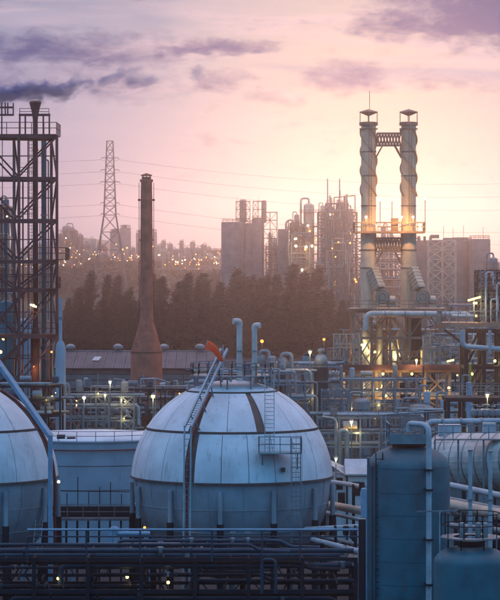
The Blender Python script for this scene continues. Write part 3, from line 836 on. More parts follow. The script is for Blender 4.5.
for i in range(ns):
    x0 = xa - .4 + (xb - xa + .8) * i / ns; x1 = xa - .4 + (xb - xa + .8) * (i + 1) / ns - .07
    lift = rnd.uniform(0, .05)
    for s in (0, 1):
        b = MB(); y0 = dS - .7 if s == 0 else dS + 2 * dep + .7
        z0 = ze - .05
        b.quad([(x0, y0, z0 + lift), (x1, y0, z0 + lift), (x1, dS + dep, zr + .12 + lift), (x0, dS + dep, zr + .12 + lift)])
        b.quad([(x0, y0, z0 + lift - .12), (x1, y0, z0 + lift - .12), (x1, y0, z0 + lift), (x0, y0, z0 + lift)])
        for k in range(4):
            xr = x0 + (x1 - x0) * k / 4 + .05
            b.bar((xr, y0, z0 + lift + .05), (xr, dS + dep, zr + .17 + lift), .07, .10)
        b.build('roof_sheet', 'roof', sh)
member(sh, 'ridge_cap', (xa - .4, dS + dep, zr + .25), (xb + .4, dS + dep, zr + .25), .7, 'siding', .14)
member(sh, 'gutter', (xa - .4, dS - .85, ze - .14), (xb + .4, dS - .85, ze - .14), .24, 'dark_steel')
b = MB(); b.quad([(PX(90, dS), dS + 5, ze + (zr - ze) * .39 + .25), (PX(97, dS), dS + 5, ze + (zr - ze) * .39 + .25), (PX(99, dS), dS + 8.4, ze + (zr - ze) * .63 + .25), (PX(92, dS), dS + 8.4, ze + (zr - ze) * .63 + .25)]); b.build('skylight', 'skylight', sh)
for px in (70.5, 118, 164, 200):
    x, y = PX(px, dS + dep), dS + dep
    MB().lathe((x, y, zr), [(.55, 0), (.55, .7), (1.0, .75), (1.0, .75), (1.0, 1.25), (1.0, 1.25), (.3, 1.65), (.001, 1.65)], 16).build('ridge_ventilator', 'grey_pipe', sh)

# ------------------------------------------------------------------ pylon and power lines
dP = 1250.0
py = thing('lattice_pylon', 'grey lattice transmission pylon rising beyond the tree row', 'pylon', (PX(110, dP), dP, 0))
def pyl_w(r_): return S(3.0, dP) + max(0, (r_ - 141)) / (215 - 141) * S(3.0, dP) if r_ <= 215 else S(6.0, dP) + (r_ - 215) / 50.0 * S(7.5, dP)
lv = [141, 150, 158, 166, 174, 182, 190, 198, 206, 215, 232, 250, 272, 300, 340, 375]
for r0, r1 in zip(lv, lv[1:]):
    w0, w1 = pyl_w(r0), pyl_w(r1); z0, z1 = PZ(r0, dP), max(0, PZ(r1, dP)); xc_ = PX(110, dP)
    cs0 = [(xc_ + sx * w0, dP + sy * w0, z0) for sx, sy in ((-1, -1), (1, -1), (1, 1), (-1, 1))]
    cs1 = [(xc_ + sx * w1, dP + sy * w1, z1) for sx, sy in ((-1, -1), (1, -1), (1, 1), (-1, 1))]
    for k in range(4):
        member(py, 'leg', cs1[k], cs0[k], .44, 'pylon')
        member(py, 'brace', cs1[k], cs0[(k + 1) % 4], .22, 'pylon'); member(py, 'brace', cs1[(k + 1) % 4], cs0[k], .22, 'pylon')
        member(py, 'strut', cs0[k], cs0[(k + 1) % 4], .24, 'pylon')
arms = [(158, 9), (170, 9.5), (182, 10), (203, 9.5), (214, 9.5)]
for r_, L in arms:
    z = PZ(r_, dP); w = S(L, dP); xc_ = PX(110, dP)
    for s in (-1, 1):
        b = MB()
        for sy in (-1, 1):
            b.bar((xc_ + s * pyl_w(r_), dP + sy * .6, z + .55), (xc_ + s * w, dP, z), .16); b.bar((xc_ + s * pyl_w(r_), dP + sy * .6, z - .1), (xc_ + s * w, dP, z), .16)
        b.bar((xc_ + s * w, dP, z), (xc_ + s * w, dP, z - .9), .12)
        b.build('cross_arm', 'pylon', py)
words = ['topmost', 'second highest', 'middle', 'second lowest', 'lowest']
for i, (r_, L) in enumerate(arms):
    b = MB(); z = PZ(r_, dP) - .9; xc_ = PX(110, dP); run = []
    for s in (-1, 1):
        xe, ye, zend = (PX(720, 1280), 1290, PZ(r_ + 10 + i * 2, 1280)) if s > 0 else (PX(-300, 1235), 1230, PZ(r_ - 4, 1235))
        p = Vector((xc_ + s * S(L, dP), dP, z)); e = Vector((xe, ye, zend)); pts = []
        for k in range(21):
            t = k / 20; c = p.lerp(e, t); c.z -= (19.0 if s > 0 else 7) * 4 * t * (1 - t) * .55; pts.append(c)
        run += pts if s > 0 else pts[::-1] + [Vector((xc_ + S(L, dP) * f, dP - 1.5, z - .8)) for f in (-.5, 0, .5)]
    b.tube(run, .06, 5)
    tag(b.build('power_line', 'wire'), '%s power line strung across the sky from the lattice pylon' % words[i], 'power line')

# ------------------------------------------------------------------ process units (far and middle distance)
def column_part(t, x, y, z0, z1, r, m, rr, platforms=True, name='column'):
    o = vbody(t, x, y, z0, z1, r, m, .6, name, 18)
    hh = z1 - z0
    if platforms:
        for f in (.45, .72, .93):
            if rr.random() < .75:
                z = z0 + hh * f; b = MB()
                b.lathe((x, y, z), [(r, 0), (r * 1.7 + .3, 0), (r * 1.7 + .3, 0), (r * 1.7 + .3, .15), (r * 1.7 + .3, .15), (r, .15)], 14)
                rail_into(b, [(x + (r * 1.7 + .28) * math.cos(2 * PI * i / 8), y + (r * 1.7 + .28) * math.sin(2 * PI * i / 8), z + .15) for i in range(8)], 1.1, 9, .05, True)
                b.build('platform', 'tan_steel', o)
    side = rr.choice((-1, 1))
    if z1 > 0 and y > 1500:
        pipe(o, [(x, y, z1 - .3), (x, y, z1 + r * .35), (x + side * r * 1.15, y, z1 + r * .35), (x + side * r * 1.15, y, z0)], r * .12, m, 'overhead_pipe', r * .3, 6)
        return o
    pipe(o, [(x, y, z1 - .3), (x, y, z1 + r * .9), (x + side * r * 1.5, y - r * .3, z1 + r * .9), (x + side * r * 1.5, y - r * .3, z0)], r * .2, m, 'overhead_pipe', r * .6, 8)
    return o
def unit_block(name, label, cat, x0, x1, top, d, seed, cols=(), rackz=None, lamps=6, m='tan_steel', cm='stack', bays=3, dep=8.0, lampm=('lamp_warm', 'lamp_orange', 'lamp_pale'), lr=None, watts=0, brace='X', levels=None, group=None, pipes=5, cw=None):
    """process unit: braced frame with decks, the listed columns (px, top row, radius px), pipes and lit lamps"""
    rr = random.Random(seed)
    t = thing(name, label, cat, (PX((x0 + x1) / 2, d), d, 0), group)
    w = PX(x1, d) - PX(x0, d); zt_ = PZ(top, d)
    nl = levels or max(3, int(zt_ / 6))
    zl = [zt_ * (i + 1) / nl for i in range(nl)]
    ux = [w * i / bays for i in range(bays + 1)]
    cw = cw or max(.28, S(1.1, d))
    frame(t, ux, [0, dep], zl, (PX(x0, d), d), 0, cw, cw, cw * .55, m, [brace, None, brace], True, 'Z')
    for i, z in enumerate(zl):
        b = MB(); b.box(PX(x0, d) + .1, PX(x1, d) - .1, d + .2, d + dep - .2, z + .02, z + .12)
        rail_into(b, [(PX(x0, d), d, z + .1), (PX(x1, d), d, z + .1)], 1.1, 2.5, max(.04, S(.18, d)))
        b.build('deck', m, t)
    for (cx, ct, cr) in cols:
        column_part(t, PX(cx, d), d + dep * rr.uniform(.3, .9), 0, PZ(ct, d), S(cr, d), rr.choice((cm, cm, 'insul', 'tan_steel')), rr)
    for i in range(pipes):
        z = zt_ * rr.uniform(.3, .95); xa_ = PX(x0, d) + w * rr.uniform(0, .4); xb_ = PX(x0, d) + w * rr.uniform(.6, 1)
        yy_ = d - rr.uniform(.2, .8); r_ = S(rr.uniform(.3, .75), d); dz = rr.choice((-1, 1)) * zt_ * rr.uniform(.08, .25)
        pipe(t, [(xa_, yy_, 0 if rr.random() < .5 else z + dz), (xa_, yy_, z), (xb_, yy_, z), (xb_, yy_, max(0, z + dz))], r_, rr.choice(('stack', 'grey_pipe', 'insul', 'tan_steel')), 'pipe', r_ * 3, 8)
    for i in range(max(2, bays)):                      # drums and exchangers on the decks
        z = rr.choice(zl[:-1] or zl); x = PX(x0, d) + w * rr.uniform(.15, .85); r_ = S(rr.uniform(2.0, 3.6), d)
        if rr.random() < .5: vbody(t, x, d + dep * rr.uniform(.2, .6), z + .1, z + r_ * rr.uniform(2.5, 4), r_, rr.choice((cm, 'insul', 'grey_pipe')), name='drum', n=16)
        else: MB().tube([(x - r_ * 1.8, d + dep * .3, z + r_ + .2), (x + r_ * 1.8, d + dep * .3, z + r_ + .2)], r_ * .8, 14).build('exchanger', rr.choice((cm, 'insul', 'grey_pipe')), t)
    for i in range(lamps):
        z = rr.triangular(PZ(269, d), zt_ + S(9, d), PZ(262, d)) if d > 1700 else rr.choice(zl[len(zl) // 3:]) + rr.uniform(-2.5, 1.0)
        lamp(t, (PX(x0, d) + w * rr.uniform(.02, .98), d - 1.2, z), lr or S(rr.uniform(.25, .62), d), rr.choice(lampm), watts)
    return t

FAR = 1800.0
unit_block('refinery_unit', 'hazy stepped refinery block with warm lamps left of the lattice pylon', 'refinery', 57, 79, 240, FAR, 21, [(60, 233, 3.0), (66, 225, 5.0), (73, 229, 4.0), (78, 238, 2.4)], lamps=22, cm='silo', dep=14)
unit_block('refinery_unit', 'hazy low refinery racks with lamps at the foot of the lattice pylon', 'refinery', 78, 108, 256, FAR, 22, [(82, 243, 2.2), (86, 250, 2.6), (91, 247, 1.6), (95, 246, 2.4), (102, 252, 3.0)], lamps=24, cm='silo', dep=14, bays=4)
unit_block('refinery_unit', 'hazy row of low lamp-lit racks beneath the twin pale towers', 'refinery', 108, 162, 259, FAR, 23, [(158, 244, 2.0), (162, 250, 2.2), (133, 247, 2.0), (126, 251, 3.0), (115, 252, 3.0)], lamps=44, cm='silo', dep=14, bays=6)
unit_block('refinery_unit', 'hazy refinery with three lamp-lit columns right of the brown chimney', 'refinery', 164, 222, 260, FAR - 30, 24, [(175, 248, 3.2), (187, 247, 3.0), (197, 247, 3.4), (191, 254, 2), (168, 252, 2.6), (210, 254, 3.0), (181, 252, 2.0), (204, 251, 2.2), (217, 257, 2.6), (164, 249, 1.8)], lamps=46, cm='silo', dep=16, bays=7)
unit_block('refinery_unit', 'hazy pink-lit refinery racks glimpsed through the bays of the steel tower', 'refinery', -20, 56, 264, FAR - 60, 25, [(3, 238, 2.6), (24, 247, 2.0), (38, 243, 2.4), (47, 248, 2)], lamps=44, cm='silo', dep=16, bays=7)
unit_block('refinery_unit', 'hazy taller refinery columns massed behind the racks left of the pylon', 'refinery', 60, 106, 247, FAR + 90, 27, [(62, 236, 2.0), (69, 231, 2.4), (80, 234, 2.6), (86, 240, 1.8), (93, 238, 2.6), (100, 242, 2.2), (104, 245, 1.6)], lamps=20, cm='silo', dep=14, bays=6)
unit_block('refinery_unit', 'hazy taller refinery columns massed right of the brown chimney', 'refinery', 160, 221, 250, FAR + 90, 28, [(163, 240, 2.2), (170, 243, 2.6), (181, 240, 2.0), (192, 241, 2.4), (203, 244, 2.8), (209, 246, 2.0), (216, 249, 2.4)], lamps=24, cm='silo', dep=14, bays=7)
def far_tower(label, parts, d):
    t = thing('silo_tower', label, 'tower', (PX(parts[0][0], d), d, 0))
    for (x0, x1, ty) in parts:
        x = PX((x0 + x1) / 2, d); r_ = S((x1 - x0) / 2, d)
        o = cyl(t, x, d, 0, PZ(ty, d), r_, 'silo', 'silo', 20)
        b = MB(); rail_into(b, [(x + r_ * .9 * math.cos(2 * PI * i / 8), d + r_ * .9 * math.sin(2 * PI * i / 8), PZ(ty, d)) for i in range(8)], 2.0, 9, .15, True)
        b.box(x - r_ * .5, x + r_ * .3, d - 1, d + 2, PZ(ty, d), PZ(ty, d) + 2.4); b.build('roof_gear', 'tan_steel', o)
    for i in range(4): lamp(t, P(parts[0][0] + rnd.uniform(3, 18), rnd.uniform(240, 258), d - 14), S(.8, d), 'lamp_warm')
    return t
far_tower('hazy grey double silo tower just right of the lattice pylon', [(110, 121, 232), (120, 131, 228)], FAR + 30)
far_tower('hazy grey double silo tower behind the brown chimney', [(136, 147, 233), (149, 157, 232)], FAR + 40)
# nearer lamp-lit column seen through the steel tower
unit_block('process_unit', 'lamp-lit column and frame seen behind the steel tower', 'process unit', -14, 9, 206, 480, 26, [(4, 198, 3.0)], lamps=9, lr=S(.8, 480), bays=2, dep=6, cm='vessel_blue')

# silo group behind the trees
def ribs(parent, x, y, z1, r, n=26):
    b = MB()
    for i in range(n):
        an = 2 * PI * i / n; b.bar((x + r * math.cos(an), y + r * math.sin(an), 0), (x + r * math.cos(an), y + r * math.sin(an), z1 - .3), .22)
    return b.build('cladding_rib', 'silo', parent)
def box_ribs(parent, x0, x1, y, z1, d, n):
    b = MB()
    for i in range(n + 1):
        x = x0 + (x1 - x0) * i / n; b.bar((x, y - .1, 0), (x, y - .1, z1 - .2), .2)
    b.build('cladding_rib', 'silo', parent)
    for k in range(5):
        z = z1 * (.55 + .09 * k); boxp(parent, 'louvre', x0 + (x1 - x0) * (.12 + .17 * k), x0 + (x1 - x0) * (.22 + .17 * k), y - .3, y - .05, z - 1.0, z + .6, 'tan_steel')
dG = 1160.0
sg = thing('silo_group', 'tall grey storage silos with rooftop frames rising behind the casuarinas', 'silo', (PX(248, dG), dG, 0))
for (x0, x1, ty, dy) in ((221.5, 243.5, 222, 0), (241, 254, 223, 3.5), (252, 264, 219, 1)):
    x = PX((x0 + x1) / 2, dG); r_ = S((x1 - x0) / 2, dG)
    o = cyl(sg, x, dG + dy, 0, PZ(ty, dG), r_, 'silo', 'silo', 28)
    railing(o, [(x + r_ * .95 * math.cos(2 * PI * i / 12), dG + dy + r_ * .95 * math.sin(2 * PI * i / 12), PZ(ty, dG)) for i in range(12)], 1.4, 3, .07, 'tan_steel', True)
    ribs(o, x, dG + dy, PZ(ty, dG), r_)
    for f in (.55, .7, .85): hoop(o, x, dG + dy, PZ(ty, dG) * f, r_, .2, .08, 'tan_steel', 'band', 28)
frame(sg, [0, S(7, dG), S(14, dG)], [0, 4], [PZ(r_, dG) for r_ in (218, 209, 201)], (PX(236, dG), dG), 0, .32, .32, .18, 'tan_steel', ['X'], True, base=PZ(223, dG), name='roof_frame')
vbody(sg, PX(243, dG), dG + 2, PZ(223, dG), PZ(199, dG), S(3.6, dG), 'silo', name='roof_vessel')
frame(sg, [0, S(5, dG), S(12, dG)], [0, 4], [PZ(r_, dG) for r_ in (218, 209, 201)], (PX(253, dG), dG), 0, .32, .32, .18, 'tan_steel', ['X', None], True, base=PZ(219, dG), name='roof_frame')
vbody(sg, PX(264, dG), dG + 2, PZ(223, dG), PZ(200, dG), S(2.6, dG), 'silo', name='roof_vessel')
frame(sg, [0, S(7.5, dG), S(14.5, dG)], [0, 5], [PZ(r_, dG) for r_ in (300, 285, 272, 260, 249, 238, 229, 220, 212)], (PX(262.5, dG), dG - 4), 0, .36, .32, .2, 'tan_steel', ['Z'], True, name='stair_tower')
for (px, r0) in ((237, 199), (250, 210), (259, 198)): member(sg, 'antenna', P(px, 215, dG + 2), P(px, r0 - 3, dG + 2), .12, 'tan_steel')

dU = 1120.0
unit_block('process_unit', 'rose-lit distillation unit with arched pipes right of the grey silos', 'process unit', 288, 318, 226, dU, 31, [(309, 203, 5.4), (297, 214, 2.6), (292, 222, 2.2), (302, 224, 2.2)], lamps=7, lampm=('lamp_pale', 'lamp_warm'), lr=S(1.0, dU), bays=5, levels=12, pipes=20, watts=0, cm='stack')
unit_block('process_unit', 'slender crowded process unit under a gantry beam beside the left flue stack', 'process unit', 318, 357, 212, dU - 30, 32, [(323, 205, 2.6), (330, 209, 3.0), (337, 212, 2.4), (344, 204, 2.6), (351, 208, 3.2)], lamps=5, lr=S(.9, dU), bays=6, levels=13, pipes=26, lampm=('lamp_warm',), cm='stack')
unit_block('process_unit', 'hazy lattice process unit standing behind the flue stacks', 'process unit', 356, 420, 238, dU + 40, 34, [(384, 226, 2.6), (392, 232, 2.0), (372, 230, 2.2)], lamps=4, lr=S(.7, dU), bays=8, levels=12, pipes=22, lampm=('lamp_warm',), cm='silo')
unit_block('process_unit', 'hazy lattice unit squeezed between the grey silos and the slab-sided tower', 'process unit', 266, 290, 246, dU + 60, 35, [(270, 232, 1.6), (275, 238, 2.0)], lamps=2, lr=S(.7, dU), bays=4, levels=11, pipes=12, lampm=('lamp_warm',), cm='silo')
unit_block('process_unit', 'tall slender frame unit with thin columns just left of the flue stacks', 'process unit', 326, 348, 203, dU - 60, 36, [(331, 197, 1.4), (339, 199, 1.6), (345, 196, 1.2)], lamps=4, lr=S(.7, dU), bays=4, levels=16, pipes=16, lampm=('lamp_warm', 'lamp_pale'), cm='insul')
t = thing('gantry_beam', 'bent gantry beam standing above the crowded process unit', 'gantry', (PX(344, dU - 30), dU - 30, PZ(212, dU - 30)))
for a, e in (((334, 213), (334, 197.5)), ((334, 197.5), (355, 195.5)), ((355, 195.5), (355, 213)), ((340, 196.5), (340, 190))):
    member(t, 'beam', P(a[0], a[1], dU - 30), P(e[0], e[1], dU - 30), .5, 'tan_steel')
pale = thing('rectangular_tower', 'pale slab-sided tower between the silos and the distillation unit', 'tower', (PX(283, 1145), 880, 0))
boxp(pale, 'body', PX(278, 1145), PX(288, 1145), 1145, 1155, 0, PZ(229, 1145), 'silo')
box_ribs(pale, PX(278, 1145), PX(288, 1145), 1145, PZ(229, 1145), 1145, 8)
for r_ in (240, 252, 264): boxp(pale, 'band', PX(277.8, 1145), PX(288.2, 1145), 1144.9, 1155.1, PZ(r_, 1145) - .2, PZ(r_, 1145) + .2, 'tan_steel')
MB().tube([P(286, 230, 1144.5), P(286, 222, 1144.5), P(291, 219, 1144.5), P(294, 224, 1144.5)], .5, 10, True, 1.5).build('vent_pipe', 'insul', pale)
# bright working lights in the units behind the trees
wl = thing('floodlight_mast', 'cluster of white floodlights glowing among the process columns behind the trees', 'floodlight', (PX(306, dU - 8), dU - 8, 0))
member(wl, 'mast', (PX(306, dU - 8), dU - 8, 0), P(306, 244, dU - 8), .3, 'tan_steel', shape='tube')
for p in ((296, 246), (306, 247), (302, 270), (312, 246)): lamp(wl, P(p[0], p[1], dU - 9), S(1.3, dU), 'lamp_pale', 900, (1, .8, .5))
lamp(wl, P(336.5, 281, dU - 34), S(1.4, dU), 'lamp_warm', 500, (1, .55, .2))

# silos and frames on the right
dK = 860.0
sk = thing('silo_group', 'rosy brown silo block behind the lattice frame right of the flue stacks', 'silo', (PX(470, dK), dK, 0))
for (x0, x1, ty, m) in ((452, 472, 241, 'silo'), (469, 490, 239, 'silo')):
    x = PX((x0 + x1) / 2, dK); r_ = S((x1 - x0) / 2, dK); o = cyl(sk, x, dK + (5 if x0 < 460 else 0), 0, PZ(ty, dK), r_, m, 'silo', 28)
    for r0 in (250, 262, 276, 290): hoop(o, x, dK + (5 if x0 < 460 else 0), PZ(r0, dK), r_, .18, .06, 'tan_steel', 'band', 28)
    railing(o, [(x + r_ * .95 * math.cos(2 * PI * i / 12), dK + r_ * .95 * math.sin(2 * PI * i / 12), PZ(ty, dK)) for i in range(12)], 1.2, 3, .06, 'tan_steel', True)
boxp(sk, 'block', PX(446, dK), PX(470, dK), dK + 6, dK + 14, 0, PZ(237.5, dK), 'silo')
boxp(sk, 'roof_house', PX(432, dK), PX(440, dK), dK + 4, dK + 9, PZ(238, dK), PZ(234.5, dK), 'tan_steel')
boxp(sk, 'block', PX(414, dK), PX(447, dK), dK + 9, dK + 15, 0, PZ(240, dK), 'silo')
for px, r0 in ((443.5, 226), (453, 228), (463.5, 226), (483, 227)): member(sk, 'roof_mast', P(px, 240, dK + 8), P(px, r0, dK + 8), .16, 'tan_steel')
for px in (420, 426, 432): cyl(sk, PX(px, dK), dK + 7, PZ(242, dK), PZ(236, dK), .5, 'tan_steel', 'roof_vent', 10)
box_ribs(sk, PX(446, dK), PX(470, dK), dK + 6, PZ(237.5, dK), dK, 14); box_ribs(sk, PX(414, dK), PX(447, dK), dK + 9, PZ(240, dK), dK, 18)
for x_, y_, t_, r0_ in ((PX(462, dK), dK + 5, 241, S(10, dK)), (PX(479.5, dK), dK, 239, S(10.5, dK))): ribs(sk, x_, y_, PZ(t_, dK), r0_)
lf = thing('lattice_structure', 'open lattice pipe frame standing before the rosy brown silos', 'frame', (PX(438, dK - 8), dK - 8, 0))
frame(lf, [0, S(14, dK), S(27, dK)], [0, 4], [PZ(r_, dK) for r_ in (330, 306, 293, 281, 270, 259, 249, 240)], (PX(427, dK), dK - 8), 0, .42, .34, .24, 'stack', ['X'], True)
for px in (431, 447): member(lf, 'riser_pipe', (PX(px, dK), dK - 9, 0), (PX(px, dK), dK - 9, PZ(246, dK)), .4, 'insul', shape='tube')
unit_block('process_unit', 'low bluish process unit with railings at the foot of the rosy silos', 'process unit', 440, 590, 305, 470, 33, [(496, 257, 4.5), (500, 262, 3)], lamps=2, bays=10, levels=4, pipes=16, cm='grey_pipe', m='galv')

# ------------------------------------------------------------------ twin flue stacks
dF = 400.0
def flue(label, px):
    x = PX(px, dF); t = thing('flue_stack', label, 'stack', (x, dF, PZ(309, dF)))
    q = lambda r_: PZ(r_, dF)
    rs = S(7.4, dF)
    MB().lathe((x, dF, 0), [(rs * 1.06, q(309)), (rs * 1.06, q(232)), (rs, q(230)), (rs, q(122)), (rs, q(122)), (rs * .86, q(122)), (rs * .84, q(128))], 32).build('shaft', 'stack', t)
    hoop(t, x, dF, q(124), rs, .5, .32, 'tan_steel', 'rim', 28)
    hoop(t, x, dF, q(129), rs, .16, .30, 'tan_steel', 'rim', 28)
    for s in range(3):                                   # helical strakes
        b = MB(); n = 72; a0 = s * 2 * PI / 3 + px * .11
        prev = None
        for i in range(n + 1):
            f = i / n; z = q(130) + (q(196) - q(130)) * f; an = a0 + f * 2 * PI * 1.15
            ca, sa = math.cos(an), math.sin(an); ro = rs + .27
            ring = [(x + rs * .98 * ca, dF + rs * .98 * sa, z - .09), (x + ro * ca, dF + ro * sa, z - .09), (x + ro * ca, dF + ro * sa, z + .09), (x + rs * .98 * ca, dF + rs * .98 * sa, z + .09)]
            if prev:
                for j in range(3): b.quad([prev[j], prev[j + 1], ring[j + 1], ring[j]])
            prev = ring
        b.build('strake', 'strake', t)
    for r_ in (152, 176, 206, 250, 268): hoop(t, x, dF, q(r_), rs * (1.06 if r_ > 232 else 1), .22, .07, 'tan_steel', 'band', 28)
    cap = MB().lathe((x, dF, 0), [(rs * 1.25, q(112.6)), (rs * 1.25, q(111.8)), (rs * 1.25, q(111.8)), (.1, q(109.2)), (.1, q(109.2)), (.001, q(109.0))], 4, False)
    cap.lathe((x, dF, 0), [(rs * 1.25, q(112.6)), (.12, q(116.2)), (.001, q(116.2))], 4, False)
    cap.build('rain_cap', 'tan_steel', t)
    for i in range(4):
        an = PI / 2 * i; cx_, cy_ = x + rs * 1.15 * math.cos(an), dF + rs * 1.15 * math.sin(an)
        member(t, 'cap_post', (cx_, cy_, q(125)), (cx_, cy_, q(112.5)), .13, 'tan_steel')
    ladder(t, (x + .2, dF - rs - .25, q(228)), (x + .2, dF - rs - .25, q(126)), .45, 'tan_steel', False)
    return t
f1 = flue('left of the twin flue stacks, with lightning rod and helical strakes', 368.5)
f2 = flue('right of the twin flue stacks, with helical strakes and no rod', 408.5)
f1['label'] = 'flue stack carrying a lightning rod, linked by trusses to its rodless twin'
f2['label'] = 'flue stack without a lightning rod, twin of the stack that has one'
member(f1, 'lightning_rod', P(369.5, 109, dF), P(369.5, 91, dF), .09, 'tan_steel')
sp = thing('stack_platform', 'railed service platform with lit lamps ringing the twin flue stacks', 'platform', (PX(388, dF), dF, PZ(232, dF)))
zp = PZ(231.5, dF)
b = MB(); xa, xb = PX(354, dF), PX(424, dF)
b.box(xa, xb, dF - 2.6, dF - 1.4, zp - .3, zp); b.box(xa, xb, dF + 1.5, dF + 2.6, zp - .3, zp)
for a, e in ((354, 360), (377.5, 400), (417, 424)): b.box(PX(a, dF), PX(e, dF), dF - 1.4, dF + 1.5, zp - .28, zp - .02)
b.build('deck', 'tan_steel', sp)
railing(sp, [(xa, dF + 2.5, zp), (xa, dF - 2.5, zp), (xb, dF - 2.5, zp), (xb, dF + 2.5, zp)], 1.5, 1.3, .05, 'tan_steel')
railing(sp, [(xa, dF + 2.5, zp), (xb, dF + 2.5, zp)], 1.5, 1.3, .05, 'tan_steel')
for px, r0 in ((380, 199), (392, 199), (425, 198)):
    member(sp, 'lamp_pole', P(px, 231, dF + 2.4), P(px, r0, dF + 2.4), .12, 'tan_steel')
    lamp(sp, P(px, r0 + .6, dF + 2.3), .22, 'lamp_pale')
for px in (366, 401.5, 413): 
    lamp(sp, P(px, 217, dF - 4.2), .2, 'lamp_pale', 950, (1, .60, .18))
    member(sp, 'lamp_bracket', P(px, 231, dF - 2.45), P(px, 218, dF - 4.2), .08, 'tan_steel')
for px in (376, 398, 420): lamp(sp, P(px, 226, dF + 2.0), .18, 'lamp_pale', 160, (1, .75, .35))
boxp(sp, 'control_cabinet', PX(391, dF), PX(398, dF), dF - 1, dF + .5, zp, zp + 2.2, 'tan_steel')
def truss(label, r0, r1, r2, x0=376.5, x1=400.5):
    t = thing('stack_truss', label, 'truss', (PX(388.5, dF), dF, PZ(r1, dF)))
    for yv in (dF - 1.0, dF + 1.0):
        def p(a, r_): return Vector((PX(a, dF), yv, PZ(r_, dF)))
        member(t, 'chord', p(x0, r0), p(x1, r0), .22, 'tan_steel'); member(t, 'chord', p(x0, r1), p(x1, r1), .22, 'tan_steel')
        n = 4
        for i in range(n):
            a, e = x0 + (x1 - x0) * i / n, x0 + (x1 - x0) * (i + 1) / n
            member(t, 'web', p(a, r1), p((a + e) / 2, r0), .15, 'tan_steel'); member(t, 'web', p((a + e) / 2, r0), p(e, r1), .15, 'tan_steel')
            member(t, 'web', p(a, r0), p((a + e) / 2, r1), .15, 'tan_steel'); member(t, 'web', p((a + e) / 2, r1), p(e, r0), .15, 'tan_steel')
        member(t, 'knee_brace', p(x0 + 6, r1), p(x0 - 1, r2), .2, 'tan_steel'); member(t, 'knee_brace', p(x1 - 6, r1), p(x1 + 1, r2), .2, 'tan_steel')
truss('upper cross-braced truss linking the flue stacks below their rims', 133.5, 145.5, 158)
truss('lower cross-braced truss linking the flue stacks under the service platform', 238, 251, 264)

def fan(label, px):
    t = thing('flue_fan', label, 'fan', (PX(px, dF), dF - 3.2, PZ(305.5, dF)))
    y = dF - 3.2; x = PX(px + 4, dF); z = PZ(296.5, dF); r_ = S(7.6, dF)
    b = MB(); pts = []
    n = 28; front = []; back = []
    for i in range(n):
        an = 2 * PI * i / n; rr_ = r_ * (.82 + .26 * i / n)
        front.append((x + rr_ * math.cos(an + 1.9), y - .75, z + rr_ * math.sin(an + 1.9))); back.append((front[-1][0], y + .75, front[-1][2]))
    b.quad(front); b.quad(back[::-1])
    for i in range(n): b.quad([front[i], back[i], back[(i + 1) % n], front[(i + 1) % n]])
    v = b.build('volute', 'insul', t)
    b = MB()
    for rr_, w in ((r_ * .86, .12), (r_ * .45, .3)):
        pp = [(x + rr_ * math.cos(2 * PI * i / 20), y - .75 - w / 2, z + rr_ * math.sin(2 * PI * i / 20)) for i in range(21)]
        b.tube(pp, .09, 6)
    b.build('volute_rib', 'tan_steel', v)
    # slanting ribbed duct from the stack down to the fan
    c0, c1 = P(px - 5.0, 269, dF - 1.4), P(px + 2.5, 289, dF - 3.0)
    member(t, 'duct', c0, c1, S(8, dF), 'insul', 1.6)
    for i in range(6):
        c = c0.lerp(c1, (i + .4) / 6); dd = (c1 - c0).normalized() * .07
        member(t, 'duct_rib', c - dd, c + dd, S(9.0, dF), 'stack', 1.75)
    MB().tube([(x + r_ * .9, y, z - r_ * .45), (x + r_ * 1.7, y, z - r_ * .45)], .75, 16).build('motor', 'insul', t)
    boxp(t, 'motor_base', x + r_ * .7, x + r_ * 1.85, y - .8, y + .8, PZ(305.9, dF), z - r_ * .95, 'insul')
    for s in (-1, 1): member(t, 'foot', (x + s * r_ * .7, y, z - r_ * .6), (x + s * r_ * 1.0, y, PZ(305.9, dF)), .35, 'insul', .8)
fan('ribbed-duct blower at the foot of the flue stack with lightning rod', 377)
fan('ribbed-duct blower at the foot of the flue stack without rod', 417)

# steel table that carries stacks and fans
tb = thing('stack_support_frame', 'tall braced steel table carrying the twin flue stacks and blowers', 'frame', (PX(390, dF), dF, 0))
q = lambda r_: PZ(r_, dF)
gx = [PX(a, dF) - PX(352, dF) for a in (352, 370, 388.5, 408, 442)]
frame(tb, gx, [-4.5, 4.5], [q(410), q(388), q(366), q(336), q(310)], (PX(352, dF), dF), 0, .42, .4, .22, 'tan_steel', ['X', '/', '\\', 'V'], side='X')
boxp(tb, 'deck', PX(348, dF), PX(446, dF), dF - 5.2, dF + 5, q(309.6), q(308), 'tan_steel')
railing(tb, [(PX(348, dF), dF + 4.9, q(308)), (PX(348, dF), dF - 5.1, q(308)), (PX(446, dF), dF - 5.1, q(308)), (PX(446, dF), dF + 4.9, q(308))], 1.3, 1.7, .045, 'tan_steel')
for px, r0, w in ((375, 352, 900), (395, 355, 600), (430, 345, 500), (362, 345, 800), (413, 395, 500), (378, 385, 600), (436, 392, 500), (356, 392, 600)):
    lamp(tb, P(px, r0, dF - 1), .2, 'lamp_yellow', w, (1, .72, .28))
pipe(tb, [P(402, 356, dF - 3), P(398, 336, dF - 3), P(400.5, 331, dF - 3), P(403, 336, dF - 3), P(403, 356, dF - 3)], .38, 'insul', 'return_bend', .6, 12)
for px, r0, r1, rr_ in ((366, 320, 400, .7), (380, 322, 398, .55), (395, 340, 410, .8), (425, 330, 405, .9), (434, 345, 405, .6)):
    x = PX(px, dF); vbody(tb, x, dF + rnd.uniform(-2, 2), q(r1), q(r0), rr_, rnd.choice(('insul', 'stack', 'grey_pipe')), name='vessel', n=18)
